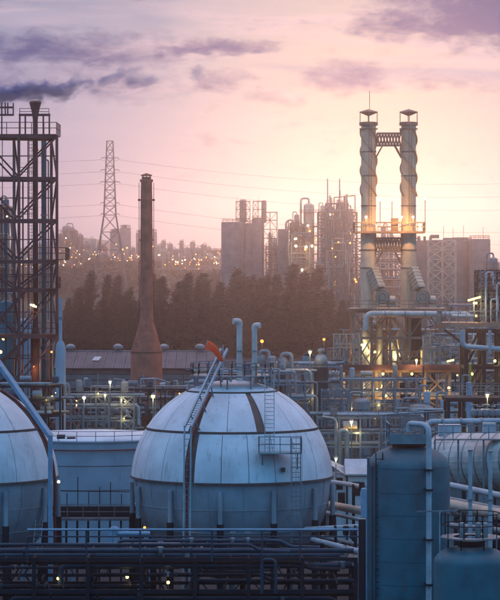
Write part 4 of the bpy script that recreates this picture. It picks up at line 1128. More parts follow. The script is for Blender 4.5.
boxp(tb, 'duct_box', PX(407, dF), PX(420, dF), dF - 3, dF + 1, q(350), q(318), 'dark_steel')
hp = thing('header_pipe', 'thick pale header pipe slung along the front of the stack deck', 'pipe', (PX(415, dF), dF - 6, q(314)))
pipe(hp, [P(366, 330, dF - 6), P(366, 313.5, dF - 6), P(470, 314, dF - 6), P(470, 330, dF - 6)], S(2.9, dF), 'cream_pipe', 'pipe', 1.2, 16)
for px in (385, 405, 425, 445, 460):
    MB().tube([P(px - .6, 313.7, dF - 6), P(px + .6, 313.7, dF - 6)], S(3.5, dF), 16).build('flange', 'grey_pipe', hp)
pipe(hp, [P(452, 316, dF - 7.2), P(485, 316.5, dF - 7.2), P(485, 330, dF - 7.2)], S(1.8, dF), 'cream_pipe', 'branch_pipe', .8, 12)
for px in (388.5, 408, 430, 455): member(hp, 'hanger', P(px, 313.6, dF - 6), P(px, 311, dF - 4.5), .18, 'tan_steel')

# ------------------------------------------------------------------ middle distance: racks, decks and vessels
def pipe_rack(label, x0, x1, rows, d, seed, nb=5, dep=4.5, m='dark_steel', pm=('white_pipe', 'grey_pipe', 'grey_pipe', 'insul', 'shade_slate_pipe'), npipe=4, pr=(.12, .26), cw=.26, brace=(None,), side=None, top_rail=False, loops=9, lamps=0):
    rr = random.Random(seed)
    t = thing('pipe_rack', label, 'pipe rack', (PX((x0 + x1) / 2, d), d, 0))
    w = PX(x1, d) - PX(x0, d); zl = [PZ(r_, d) for r_ in rows]
    frame(t, [w * i / nb for i in range(nb + 1)], [0, dep], zl, (PX(x0, d), d), 0, cw, cw, cw * .5, m, brace, False, side)
    for z in zl:
        for k in range(npipe):
            r_ = rr.uniform(*pr); y = d + .3 + (dep - .6) * (k + rr.uniform(.1, .9)) / npipe
            e0 = PX(x0, d) + (w * rr.uniform(0, .25) if rr.random() < .5 else -rr.uniform(.2, 1.5)); e1 = PX(x1, d) - (w * rr.uniform(0, .25) if rr.random() < .5 else -rr.uniform(.2, 1.5))
            pts = [(e0, y, z + r_), (e1, y, z + r_)]
            if rr.random() < .45: pts = [(e0, y, z + r_ - rr.uniform(1, 3))] + pts
            if rr.random() < .45: pts = pts + [(e1, y, z + r_ + rr.choice((-2.5, -1.5, 1.6)))]
            pipe(t, pts, r_, rr.choice(pm))
    for k in range(loops):                               # risers, elbows, small drums and boxes
        x = PX(x0, d) + w * rr.uniform(.05, .92); z = rr.choice(zl) + .2; r_ = rr.uniform(*pr) * .7; yv = d + rr.uniform(-.35, dep)
        kind = rr.random()
        if kind < .3: pipe(t, [(x, yv, 0), (x, yv, z + rr.uniform(.4, 1.8)), (x + rr.uniform(-2.5, 2.5), yv, z + rr.uniform(.4, 1.8))], r_, rr.choice(pm), 'riser_pipe', r_ * 2.5)
        elif kind < .5: pipe(t, [(x, yv, z), (x, yv + .1, z + rr.uniform(.8, 2.6))], r_ * .8, rr.choice(pm), 'vent_pipe')
        elif kind < .7: vbody(t, x, yv, z, z + rr.uniform(.8, 1.8), rr.uniform(.25, .55), rr.choice(pm), name='drum', n=14)
        elif kind < .85: boxp(t, 'junction_box', x - rr.uniform(.2, .5), x + rr.uniform(.2, .5), yv, yv + .5, z, z + rr.uniform(.5, 1.2), rr.choice(('galv', 'dark_steel', 'teal')))
        else: MB().tube([(x - rr.uniform(.5, 1.2), yv, z + .5), (x + rr.uniform(.5, 1.2), yv, z + .5)], rr.uniform(.28, .5), 14).build('exchanger', rr.choice(pm), t)
    for k in range(lamps):
        lamp(t, (PX(x0, d) + w * rr.uniform(.03, .97), d - .5, rr.choice(zl) + rr.uniform(-1.2, 1.2)), S(rr.uniform(.35, .8), d), rr.choice(('lamp_yellow', 'lamp_pale', 'lamp_warm')), 45 if k % 2 == 0 else 0, (1, .72, .3))
    if top_rail: railing(t, [(PX(x0, d), d - .1, max(zl)), (PX(x1, d), d - .1, max(zl))], 1.1, 1.6, .035)
    return t
r1 = pipe_rack('long dark pipe rack with a heavy top beam before the stack support frame', 327, 474, [436, 416, 397, 370], 330, 41, 6, 5, 'tan_steel', npipe=3, brace=('X', None, '/', None), cw=.34)
member(r1, 'top_girder', P(322, 367.5, 329.4), P(476, 367.5, 329.4), .3, 'maroon_steel', .75)
for px, r0, w in ((416.5, 360.5, 260), (466, 361, 120), (412, 374, 160), (383, 374, 260), (386, 396, 240), (449, 388, 120), (427, 391, 160)):
    lamp(r1, P(px, r0, 329), S(1.35, 330), 'lamp_yellow', w, (1, .74, .3))
member(r1, 'lamp_tube', P(447, 361.5, 329), P(454, 360, 329), .22, 'lamp_yellow', shape='tube')
member(r1, 'lamp_post', P(416.5, 368, 329), P(416.5, 361, 329), .1, 'galv')
for px, r0, r_ in ((341, 372, .95), (373, 373, 1.1), (381, 379, .6)):
    t = thing('lit_vessel', {341: 'slim vessel glowing yellow in lamp light behind a cross brace', 373: 'broad vessel glowing yellow in lamp light under the dark top beam', 381: 'narrow yellow-lit standpipe vessel beside the broad glowing vessel'}[px], 'vessel', (PX(px, 338), 338, 0))
    vbody(t, PX(px, 338), 338, .5, PZ(r0, 338), r_, 'insul'); cyl(t, PX(px, 338), 338, 0, 1.2, r_ * .8, 'concrete', 'footing')
    for f in (.62, .8): hoop(t, PX(px, 338), 338, PZ(r0, 338) * f, r_, .14, .08, 'galv')
    ladder(t, (PX(px, 338) + r_ * .3, 338 - r_ - .3, 1), (PX(px, 338) + r_ * .3, 338 - r_ - .3, PZ(r0, 338)), .45, 'yellow_paint')
    lamp(t, P(px + 1.5, r0 + 7, 335.2), .16, 'lamp_yellow', 260, (1, .74, .28))
pipe_rack('narrow pipe rack with lattice bracing behind the right shoulder of the gas sphere', 298, 342, [424, 402, 384, 366], 290, 42, 3, 5, 'grey_pipe', lamps=3, npipe=3, brace=('X', '/'), cw=.24, side='X')
pipe_rack('low crowded pipe bridge crossing behind the gas sphere crown', 196, 305, [398, 384, 373], 282, 43, 6, 4, 'galv', npipe=4, cw=.2, top_rail=True, loops=18)
pipe_rack('bluish pipe bridge with pale pipes right of the gas sphere', 318, 424, [446, 432, 417], 262, 44, 5, 4, 'galv', lamps=3, npipe=3, pr=(.1, .22), cw=.22, top_rail=True, loops=15)
pipe_rack('crowded pipe rack with lamps above the flat tank roof', 58, 134, [432, 420, 407, 396], 300, 45, 6, 5, 'galv', lamps=8, npipe=4, cw=.2, pr=(.08, .2), loops=24, top_rail=True, brace=(None, 'X'))
pipe_rack('shadowy pipe rack beneath the steel tower feet', -12, 60, [415, 400, 386], 284, 46, 5, 4, 'dark_steel', lamps=4, npipe=3, cw=.22, loops=15)
pipe_rack('far pipe rack running in front of the grey shed wall', 60, 240, [414, 401, 391], 392, 47, 10, 5, 'dark_steel', npipe=3, cw=.26, loops=24)
pipe_rack('bluish pipe rack far below the right-hand deck', 432, 590, [384, 366, 349], 372, 48, 5, 6, 'galv', lamps=7, npipe=4, cw=.3, pr=(.14, .3), loops=18)
pipe_rack('rear pipe rack glowing between the legs of the stack support frame', 330, 452, [420, 398, 374, 350], 430, 49, 6, 6, 'tan_steel', lamps=8, npipe=4, cw=.32, pr=(.14, .3), loops=24, brace=('X', None))

pipe_rack('fine-meshed pipe rack with yellow lamps under the right service deck', 414, 580, [430, 418, 407, 395, 383, 372], 345, 50, 8, 5, 'dark_steel', npipe=4, cw=.2, pr=(.07, .2), loops=30, lamps=10, brace=('X', None, '/'), side='X')
pipe_rack('fine-meshed pipe rack before the glowing vessels right of the sphere', 318, 418, [440, 428, 414, 403, 391, 380], 312, 51, 9, 4, 'galv', npipe=3, cw=.17, pr=(.06, .16), loops=30, lamps=8, brace=('/', None, 'X', None), side='/')
pipe_rack('fine-meshed pipe rack half hidden behind the sphere crown', 232, 322, [420, 408, 396, 385, 375], 304, 52, 8, 4, 'galv', npipe=3, cw=.17, pr=(.06, .18), loops=26, lamps=7, brace=('X', None, None), side='/')
pipe_rack('low mesh of pipes between the right deck and the pale horizontal drum', 428, 580, [436, 425, 412], 250, 53, 8, 4, 'dark_steel', npipe=3, cw=.15, pr=(.06, .15), loops=24, lamps=4)
pipe_rack('dark pipe mesh crossing in front of the brown chimney foot', 60, 236, [410, 399, 389], 345, 54, 14, 4, 'dark_steel', npipe=4, cw=.18, pr=(.07, .2), loops=36, lamps=7, top_rail=True)
pipe_rack('upper pipe rack tucked under the right end of the stack deck', 440, 580, [360, 347, 336], 352, 55, 6, 5, 'galv', npipe=4, cw=.2, pr=(.08, .22), loops=20, lamps=6, brace=('X', None), top_rail=True)
pipe_rack('rosy fine-meshed rack packed inside the stack support frame', 344, 448, [418, 403, 388, 374, 360, 346, 331], 408, 56, 10, 5, 'tan_steel', npipe=3, cw=.2, pr=(.08, .24), loops=40, lamps=10, brace=('X', '/', None), side='/')
def scaffold(label, x0, x1, rows, d, nx, m='galv', dep=2.4):
    t = thing('scaffold_tower', label, 'scaffold', (PX((x0 + x1) / 2, d), d, 0))
    w = PX(x1, d) - PX(x0, d)
    frame(t, [w * i / nx for i in range(nx + 1)], [0, dep], [PZ(r_, d) for r_ in rows], (PX(x0, d), d), 0, .12, .10, .07, m, ['X', '/', None], False, '/')
    for r_ in rows[::2]:
        boxp(t, 'plank_deck', PX(x0, d) + .1, PX(x1, d) - .1, d + .15, d + dep - .15, PZ(r_, d) + .02, PZ(r_, d) + .09, 'tan_steel')
        railing(t, [(PX(x0, d), d - .05, PZ(r_, d)), (PX(x1, d), d - .05, PZ(r_, d))], 1.0, 1.2, .03, m)
    ladder(t, (PX(x0, d) + .5, d - .15, 0), (PX(x0, d) + .5, d - .15, PZ(rows[-1], d)), .4, m)
    return t
scaffold('fine scaffold tower before the left half of the stack support frame', 334, 360, [424, 412, 400, 388, 376, 362, 348, 334], 352, 4, 'insul')
scaffold('fine scaffold tower before the right end of the stack support frame', 424, 452, [424, 412, 400, 388, 376, 362, 348, 336], 356, 4, 'insul')
scaffold('fine scaffold tower with plank decks in the middle of the stack support frame', 386, 410, [418, 404, 390, 376, 362, 350], 372, 4, 'tan_steel')
scaffold('low bluish scaffold behind the right shoulder of the gas sphere', 322, 348, [440, 430, 420, 410, 400, 390], 276, 4)
scaffold('low scaffold between the sphere crown and the lit vessels', 288, 314, [410, 400, 390, 380, 370], 320, 4)
# overhead vents: bent-topped exhausters behind the sphere
for px, r0, r_, lab in ((261, 353, .62, 'grey exhauster with an arched outlet left of the lamp post behind the sphere crown'), (282.5, 356, .72, 'bigger grey exhauster with an arched outlet just behind the sphere crown'), (321, 353, .85, 'grey domed exhauster on the frame right of the lamp post')):
    d = 286; x = PX(px, d); z = PZ(r0, d)
    t = thing('exhauster', lab, 'exhauster', (x, d, 0))
    MB().lathe((x, d, 0), [(r_, 0), (r_, z - 1.5), (r_ * 1.05, z - 1.5), (r_ * .8, z - .5), (r_ * .5, z - .2), (.001, z - .2)], 20).build('body', 'grey_pipe', t)
    if px < 300: pipe(t, [(x - .1, d - .2, z - .6), (x - .1, d - .2, z + .25), (x + r_ * 1.5, d - .2, z + .25), (x + r_ * 1.5, d - .2, z - 3.5)], r_ * .36, 'grey_pipe', 'outlet_pipe', .4)
    else: MB().lathe((x, d, 0), [(r_ * .35, z - .4), (r_ * .35, z + .1), (r_ * .55, z + .15), (r_ * .4, z + .5), (.001, z + .6)], 16).build('cowl', 'grey_pipe', t)
    hoop(t, x, d, z - 1.6, r_, .14, .1, 'galv'); hoop(t, x, d, z - 3.4, r_, .14, .1, 'galv')

def lamp_post(label, px, r0, base_r, d, w, m='lamp_yellow', r_=None, pole='galv', col=(1, .74, .32), to_ground=True):
    x = PX(px, d); z = PZ(r0, d); zb = 0 if to_ground else PZ(base_r, d)
    t = thing('lamp_post', label, 'lamp post', (x, d, zb))
    member(t, 'pole', (x, d, zb), (x, d, z), .11, pole, shape='tube')
    MB().lathe((x, d, z), [(.08, 0), (.3, .12), (.3, .12), (.12, .3), (.001, .32)], 12).build('lamp_head', 'galv', t)
    lamp(t, (x, d, z - .06), (r_ or .22) * .75, m, w, col, 'bulb')
lamp_post('lamp post with yellow light right of the two crown vents', 310, 352, 385, 284, 140)
lamp_post('bright yellow lamp post beside the brown chimney base', 153, 396, 420, 290, 240, 'lamp_yellow', .32)
lamp_post('pale lamp post before the shed wall above the flat tank', 110, 382, 410, 296, 180, 'lamp_pale', .2)
lamp_post('slender lamp post with yellow light above the valves on the right', 487.5, 395.5, 420, 232, 160, 'lamp_yellow', .18)
lamp_post('yellow lamp post lighting an arched pipe right of the gas sphere', 351.5, 422, 440, 258, 170, 'lamp_yellow', .2)
lamp_post('small white lamp post on the pipework beside the small pale hut', 336, 459, 480, 244, 60, 'lamp_pale', .16)
lamp_post('low pinkish lamp among pipes above the flat tank roof', 84, 397.5, 430, 282, 90, 'lamp_pale', .24, col=(1, .7, .5))
lamp_post('low yellow lamp among pipes beside the steel tower foot', 105, 395, 430, 283, 70, 'lamp_yellow', .16)
lamp_post('orange lamp post glowing low before the tree row behind the sphere vents', 262, 341, 360, 520, 60, 'lamp_orange', .5)
lamp_post('small orange lamp post before the trees right of the sphere vents', 324, 339, 360, 500, 60, 'lamp_orange', .4)
t = thing('arched_pipe', 'arched pale pipe glowing in lamp light right of the gas sphere', 'pipe', (PX(344, 257), 257, 0))
pipe(t, [(PX(339.5, 257), 257, 0), P(339.5, 431, 257), P(347, 431, 257), (PX(347, 257), 257, 0)], .26, 'insul', 'pipe', .6, 14)
pipe(t, [(PX(336, 256.6), 256.6, 0), P(336, 419, 256.6), P(322, 417, 256.6)], .16, 'insul', 'branch_pipe', .5, 12)

# vessels that fill the middle of the plant: (name, label, category, px, top row, d, radius m, material)
for (nm, lab, cat, px, r0, d, r_, m) in (
        ('surge_drum', 'squat dark drum standing under the right-hand pipe rack', 'drum', 421, 404, 300, 1.9, 'grey_pipe'),
        ('surge_drum', 'pale narrow drum on the rack right of the squat dark drum', 'drum', 447, 398, 305, .9, 'tank_paint'),
        ('surge_drum', 'grey domed drum behind the arched lamp-lit pipe', 'drum', 362, 398, 300, 1.1, 'grey_pipe'),
        ('surge_drum', 'bluish slim column beside the right-hand deck edge', 'column', 469, 382, 250, .30, 'blue_steel'),
        ('surge_drum', 'white slim riser drum left of the pale horizontal drum', 'column', 427, 391, 300, .42, 'white_pipe'),
        ('surge_drum', 'grey dome-topped tank half hidden behind the sphere shoulder', 'drum', 300, 394, 296, 1.3, 'tank_paint'),
        ('surge_drum', 'rusty drum among the pipes right of the steel tower', 'drum', 72, 405, 310, 1.0, 'rust'),
        ('surge_drum', 'pale drum with pipe outlet above the flat tank roof', 'drum', 120, 408, 308, 1.2, 'tank_paint')):
    x = PX(px, d); z = PZ(r0, d); t = thing(nm, lab, cat, (x, d, 0))
    vbody(t, x, d, .8, z, r_, m); cyl(t, x, d, 0, 1.4, r_ * .8, 'concrete', 'footing')
    for f in (.5, .75, .9): hoop(t, x, d, z * f, r_, .1, .07, 'galv')
    pipe(t, [(x, d, z - .2), (x, d, z + .7), (x - r_ - .4, d, z + .7), (x - r_ - .4, d, 0)], min(.16, r_ * .3), 'grey_pipe', 'outlet_pipe')

# deck structure on the right
dR = 310.0
rd = thing('service_deck', 'long railed service deck on dark legs on the right below the silos', 'deck', (PX(475, dR), dR, 0))
q = lambda r_: PZ(r_, dR)
xa, xb = PX(441, dR), PX(516, dR)
frame(rd, [S(25, dR), S(43, dR), S(60, dR), S(75, dR)], [0, 6], [q(404), q(366), q(330)], (xa, dR), 0, .5, .4, .26, 'dark_steel', ['/', None, 'X'], side='X')
member(rd, 'deck_edge', (xa, dR - .8, q(325)), (xb, dR - .8, q(325)), .3, 'tan_steel', .5)
boxp(rd, 'deck', xa, xb, dR - .7, dR + 6.8, q(324), q(322.6), 'tan_steel')
railing(rd, [(xa, dR + 6.5, q(322.6)), (xa, dR - .8, q(322.6)), (xb, dR - .8, q(322.6))], 1.5, 1.1, .045, 'galv')
member(rd, 'knee_brace', (xa + .5, dR, q(330)), (PX(466, dR), dR, q(346)), .3, 'dark_steel')
pipe(rd, [P(462.5, 330, dR - 1.4), P(462.5, 346.5, dR - 1.4), P(512, 350, dR - 1.4)], .36, 'white_pipe', 'pipe', .8, 14)
pipe(rd, [P(490, 330, dR - 1.6), P(490, 354, dR - 1.6)], .22, 'white_pipe', 'pipe')
member(rd, 'lamp_tube', P(468, 300.5, dR - 1), P(480.5, 297, dR - 1), .24, 'lamp_yellow', shape='tube')
member(rd, 'lamp_bracket', P(474, 322, dR - .6), P(474, 299.5, dR - .8), .1, 'galv')
lamp(rd, P(474, 303, dR - 1.2), .12, 'lamp_yellow', 320, (1, .75, .3))
for r0 in (303, 316): lamp(rd, P(476, r0, dR + 1), .16, 'lamp_yellow', 90, (1, .75, .3))
for px, r0 in ((465.5, 365), (472, 374), (495, 361), (484, 372)): lamp(rd, P(px, r0, dR + 2), .18, 'lamp_yellow', 120, (1, .75, .3))
member(rd, 'lit_column', (PX(469.5, dR), dR - 1.0, q(384)), (PX(469.5, dR), dR - 1.0, q(364)), .3, 'yellow_paint')
et = thing('equipment_tower', 'dark equipment tower crowded with ladders and drums at the far end of the right deck', 'tower', (PX(490, dR), dR + 3, q(322.6)))
frame(et, [0, S(11, dR), S(22, dR), S(33, dR)], [0, 4.5], [q(r_) for r_ in (312, 301, 290, 280, 270)], (PX(479, dR), dR + .8), 0, .26, .24, .14, 'dark_steel', ['X', '/', 'Z'], side='Z', base=q(322.6))
for px, r0, r1_, rr_ in ((488, 322, 296, .55), (495, 322, 292, .75), (492, 294, 274, .4), (484, 300, 284, .35)):
    vbody(et, PX(px, dR), dR + 2.4, q(r0), q(r1_), rr_, rnd.choice(('insul', 'grey_pipe')), name='drum', n=18)
for r_ in (301, 290, 280):
    railing(et, [P(479, r_, dR + .5), P(512, r_, dR + .5)], 1.1, 1.2, .04, 'galv')
    boxp(et, 'deck', PX(479, dR), PX(512, dR), dR + .5, dR + 5.3, q(r_) + .01, q(r_) + .09, 'dark_steel')
ladder(et, P(483, 322, dR + .2), P(483, 270, dR + .2), .5, 'galv', True)
for px, r0 in ((486, 272), (497, 283), (491, 299)):
    pipe(et, [P(px, 322, dR + .2), P(px, r0, dR + .2), P(px + 7, r0, dR + .2), P(px + 7, r0 + 12, dR + .2)], .12, 'white_pipe')

# lower deck and valves on the right
dL = 236.0; q = lambda r_: PZ(r_, dL)
ld_ = thing('service_deck', 'lower dark deck with thin rails above the pale horizontal drum', 'deck', (PX(478, dL), dL, 0))
boxp(ld_, 'deck', PX(446, dL), PX(512, dL), dL, dL + 5, q(402), q(398), 'dark_steel')
railing(ld_, [(PX(446, dL), dL + .05, q(398)), (PX(512, dL), dL + .05, q(398))], 1.2, 1.4, .035, 'galv')
railing(ld_, [(PX(446, dL), dL + 4.9, q(398)), (PX(512, dL), dL + 4.9, q(398))], 1.2, 1.4, .035, 'galv')
for px in (449, 464, 480, 496, 510):
    for yv in (.4, 4.6): member(ld_, 'leg', (PX(px, dL), dL + yv, 0), (PX(px, dL), dL + yv, q(402.1)), .3, 'dark_steel')
for i, px in enumerate((474, 480, 486, 492, 498)):
    x = PX(px, dL - 6); d = dL - 6
    t = thing('valve_assembly', 'grey valve with round handwheel in the row below the right deck', 'valve', (x, d, 0), 'valves in a row below the right deck')
    cyl(t, x, d, 0, PZ(414, d), .16, 'grey_pipe', 'stem', 12); vbody(t, x, d, PZ(417, d), PZ(409, d), .34, 'grey_pipe', name='bonnet', n=14)
    member(t, 'spindle', (x, d, PZ(410, d)), (x, d, PZ(404, d)), .10, 'galv', shape='tube')
    pts = [(x + .34 * math.cos(2 * PI * k / 14), d + .34 * math.sin(2 * PI * k / 14), PZ(405 + (i % 2) * 1.5, d)) for k in range(15)]
    MB().tube(pts, .05, 6).build('handwheel', 'galv', t)
ov = thing('overhead_pipe', 'long pale blue pipe running level above the pale horizontal drum', 'pipe', (PX(470, 205), 205, PZ(422, 205)))
pipe(ov, [P(428, 434, 205), P(428, 422, 205), P(515, 421, 205)], .26, 'white_pipe', 'pipe', .6, 14)
for px in (442, 461, 482): 
    MB().tube([P(px - .8, 421.8, 205), P(px + .8, 421.8, 205)], .36, 14).build('flange', 'grey_pipe', ov)
    member(ov, 'stand', P(px, 423, 205), (PX(px, 205), 205, 0), .14, 'galv')

# ------------------------------------------------------------------ horizontal drum on the right
dH = 192.0
a0, a1 = P(443, 462, dH + 3), P(556, 459.5, dH - 5)
rh = S(28.5, dH)
hd = thing('horizontal_drum', 'pale insulated horizontal drum with raised bands lying on saddles', 'drum', (a0.x, a0.y, 0))
ax = (a1 - a0).normalized(); L = (a1 - a0).length
bp = MB(); hp_ = []; hr = []
for i in range(7): hp_.append(a0 - ax * (rh * .42) * math.cos(PI / 2 * i / 6)); hr.append(max(.01, rh * math.sin(PI / 2 * i / 6)))
bp.tube(hp_ + [a1], hr + [rh], 40, True); bp.build('shell', 'drum_clad', hd)
n = 9
for i in range(n + 1):
    c = a0 + ax * (L * i / n)
    MB().tube([c - ax * .05, c + ax * .05], rh + .04, 40, False).build('band', 'galv', hd)
for i in range(n):                                      # insulation sheets, slightly proud
    for k in range(8):
        c0 = a0 + ax * (L * i / n + .06); c1 = a0 + ax * (L * (i + 1) / n - .06); b = MB()
        s = ax.cross(Vector((0, 0, 1))).normalized(); u = s.cross(ax)
        o_ = .012 + rnd.uniform(0, .02)
        e0, e1 = 2 * PI * k / 8 + .01, 2 * PI * (k + 1) / 8 - .01
        for j in range(4):
            t0, t1 = e0 + (e1 - e0) * j / 4, e0 + (e1 - e0) * (j + 1) / 4
            f = lambda t_, c: c + (s * math.cos(t_) + u * math.sin(t_)) * (rh + o_)
            b.quad([f(t0, c0), f(t1, c0), f(t1, c1), f(t0, c1)], True)
        b.build('sheet', 'drum_clad', hd)
for f in (.10, .55, .9):
    c = a0 + ax * (L * f); boxp(hd, 'saddle', c.x - .4, c.x + .4, c.y - rh * .8, c.y + rh * .8, 0, c.z - rh * .55, 'concrete')
for f, w in ((.06, .9), (.42, .5), (.8, .8)):
    c = a0 + ax * (L * f); boxp(hd, 'nozzle_box', c.x - w, c.x + w, c.y - .5, c.y + .5, c.z + rh - .1, c.z + rh + .75, 'white_pipe')
for f in (.25, .58): 
    c = a0 + ax * (L * f); cyl(hd, c.x, c.y, c.z + rh - .2, c.z + rh + .9, .22, 'grey_pipe', 'nozzle', 14)
boxp(hd, 'top_walkway', PX(432, dH), PX(520, dH), dH - 3.4, dH - 2.6, PZ(437, dH) - .05, PZ(437, dH) + .05, 'galv')
railing(hd, [(PX(432, dH), dH - 3.35, PZ(437, dH)), (PX(520, dH), dH - 3.35, PZ(437, dH))], 1.1, 1.5, .035, 'galv')
for px in (432, 455, 480, 505): member(hd, 'walkway_post', (PX(px, dH), dH - 3.1, 0), (PX(px, dH), dH - 3.1, PZ(437, dH) - .06), .14, 'galv')

# ------------------------------------------------------------------ front vessels
dV = 150.0; xv = PX(408.5, dV); rv = S(41.5, dV); zv = PZ(446, dV)
fv = thing('vertical_vessel', 'large blue vertical vessel with domed head and teal crown platform', 'vessel', (xv, dV, 0))
MB().lathe((xv, dV, 0), [(rv, 0)] + [(rv * (1 - (1 - math.cos(PI / 2 * i / 8)) * 1), 0) for i in ()] + [(rv, zv - 1.35)] + [(rv * math.cos(PI / 2 * i / 10) ** .8, zv - 1.35 + 1.35 * math.sin(PI / 2 * i / 10)) for i in range(1, 10)] + [(.001, zv)], 64).build('shell', 'vessel_blue', fv)
for r_ in (466, 490, 512, 535, 558, 581): hoop(fv, xv, dV, PZ(r_, dV), rv, .05, .018, 'vessel_blue', 'weld_seam', 64)
cyl(fv, xv, dV, zv - .25, zv + .75, 1.0, 'dark_steel', 'manway', 24)
ladder(fv, (PX(378, dV), dV - rv * .72, 0), (PX(378, dV), dV - rv * .72 + .25, zv - .3), .42, 'dark_steel')
hoop(fv, xv, dV, zv + .2, 1.2, .14, .12, 'dark_steel', 'flange', 24)
boxp(fv, 'crown_platform', PX(388, dV), PX(427, dV), dV - 1.5, dV + 1.5, zv + .28, zv + .40, 'teal')
boxp(fv, 'kick_plate', PX(388, dV), PX(427, dV), dV - 1.56, dV - 1.51, zv + .22, zv + .85, 'teal')
railing(fv, [(PX(388, dV), dV + 1.45, zv + .4), (PX(388, dV), dV - 1.45, zv + .4), (PX(427, dV), dV - 1.45, zv + .4), (PX(427, dV), dV + 1.45, zv + .4)], 1.05, .9, .025, 'galv')
railing(fv, [(PX(388, dV), dV + 1.45, zv + .4), (PX(427, dV), dV + 1.45, zv + .4)], 1.05, .9, .025, 'galv')
for px in (394, 402, 413, 421):
    cyl(fv, PX(px, dV), dV - .6, zv + .2, zv + .9 + rnd.random() * .5, .12, 'grey_pipe', 'nozzle', 12)
pipe(fv, [P(409, 432, dV - 2), P(409, 423.5, dV - 2), P(429, 425, dV - 3.2), (PX(429, dV - 3.2), dV - 3.2, 0)], .17, 'white_pipe', 'overflow_pipe', .55, 16)
for r_ in (470, 490, 540, 585):
    boxp(fv, 'pipe_bracket', PX(425, dV - 3.2), PX(433, dV - 3.2), dV - 3.6, dV - 2.2, PZ(r_, dV - 3.2) - .05, PZ(r_, dV - 3.2) + .05, 'dark_steel')
member(fv, 'side_duct', (PX(369.5, dV) - .12, dV - 1.2, 0), (PX(369.5, dV) - .12, dV - 1.2, PZ(456, dV)), .16, 'vessel_blue', .3)
b = MB(); b.tube([P(384, 415, dV + 3), P(445, 411, dV + 3)], .05, 8); b.build('guy_rail', 'galv', fv)
for px, r_ in ((386, 415), (444, 411)): member(fv, 'rail_post', P(px, 450, dV + 2.0), P(px, r_, dV + 3), .06, 'galv')

dQ = 138.0; xq = PX(471, dQ); rq = S(37, dQ); zq = PZ(546, dQ)
sv_ = thing('vertical_vessel', 'smaller dark blue vessel with scuffed domed top and thin crown rails', 'vessel', (xq, dQ, 0))
MB().lathe((xq, dQ, 0), [(rq, 0), (rq, zq - 1.0)] + [(rq * math.cos(PI / 2 * i / 10) ** .75, zq - 1.0 + 1.0 * math.sin(PI / 2 * i / 10)) for i in range(1, 10)] + [(.001, zq)], 56).build('shell', 'vessel_blue', sv_)
cyl(sv_, xq, dQ, zq - .2, zq + .3, .75, 'dark_steel', 'manway', 20)
zc = PZ(538, dQ)
b = MB(); b.lathe((xq, dQ, zc), [(1.0, 0), (1.75, 0), (1.75, 0), (1.75, .07), (1.75, .07), (1.0, .07)], 24); b.build('crown_platform', 'galv', sv_)
railing(sv_, [(xq + 1.72 * math.cos(2 * PI * i / 10), dQ + 1.72 * math.sin(2 * PI * i / 10), zc + .07) for i in range(10)], 1.35, 1.2, .025, 'dark_steel', True)
for i in range(6):
    an = 2 * PI * i / 6; member(sv_, 'platform_leg', (xq + 1.3 * math.cos(an), dQ + 1.3 * math.sin(an), zq - .3), (xq + 1.3 * math.cos(an), dQ + 1.3 * math.sin(an), zc), .08, 'dark_steel')
member(sv_, 'gantry_arm', P(417, 512, dQ - 1.0), P(458, 511, dQ - 1.0), .08, 'galv')
member(sv_, 'gantry_post', P(440, 560, dQ - 1.75), P(440, 511, dQ - 1.0), .08, 'galv')
for px in (462, 478, 485): vbody(sv_, PX(px, dQ), dQ - .3, zc, PZ(522, dQ), .16, 'grey_pipe', name='valve', n=14)
for px, r0, lab in ((470.5, 451, 'tall pale standpipe left of its twin before the horizontal drum'), (490.5, 452, 'tall pale standpipe right of its twin before the horizontal drum')):
    d = 143.0; t = thing('standpipe', lab, 'pipe', (PX(px, d), d, 0))
    member(t, 'pipe', (PX(px, d), d, 0), P(px, r0, d), .24, 'white_pipe', shape='tube')
    MB().tube([P(px, r0 + .4, d), P(px, r0 - 1.2, d)], .16, 14).build('cap', 'grey_pipe', t)
    hoop(t, PX(px, d), d, PZ(500, d), .12, .10, .06, 'galv', 'clamp', 14)

# pipe bundle behind the smaller vessel
def bundle(name, label, specs):
    t = thing(name, label, 'pipes', (specs[0][0][0].x, specs[0][0][0].y, 0))
    for pts, r_, m in specs: pipe(t, pts, r_, m, n=14)
    return t
t = bundle('pipe_bundle', 'pale pipe bundle slanting past the front vessels beneath the horizontal drum', [
    ([P(444, 484, 176), P(512, 498, 164)], .22, 'white_pipe'), ([P(440, 497, 174), P(512, 511, 162)], .15, 'grey_pipe'),
    ([P(440, 503, 172), P(470, 509, 168), P(512, 517, 160)], .40, 'insul'), ([P(444, 525, 168), P(512, 532, 158)], .2, 'grey_pipe')])
for d, px in ((171, 456), (165, 500)):
    for yv in (-.6, .6): member(t, 'support', (PX(px, d), d + yv, 0), (PX(px, d), d + yv, PZ(514, d)), .16, 'dark_steel')
    member(t, 'cross_beam', (PX(px, d), d - 1.5, PZ(516, d)), (PX(px, d), d + 3.5, PZ(516, d)), .2, 'dark_steel')
t = bundle('pipe_bundle', 'pale pipe bundle climbing between the gas sphere and the large blue vessel', [
    ([P(322, 481, 236), P(345, 484, 226), P(366, 488, 214)], .22, 'white_pipe'), ([P(318, 503, 232), P(366, 512, 206)], .36, 'insul'),
    ([P(318, 511, 230), P(366, 521, 204)], .18, 'white_pipe'), ([P(306, 530, 206), P(362, 527, 200)], .24, 'white_pipe'),
    ([P(322, 537, 204), P(338, 541, 202), P(366, 546, 194)], .15, 'grey_pipe'), ([P(313, 540, 204), P(360, 552, 190)], .22, 'white_pipe'),
    ([P(326, 553, 200), P(360, 560, 190)], .36, 'insul'), ([P(300, 549, 202), P(326, 560, 198), P(360, 566, 190)], .16, 'white_pipe')])
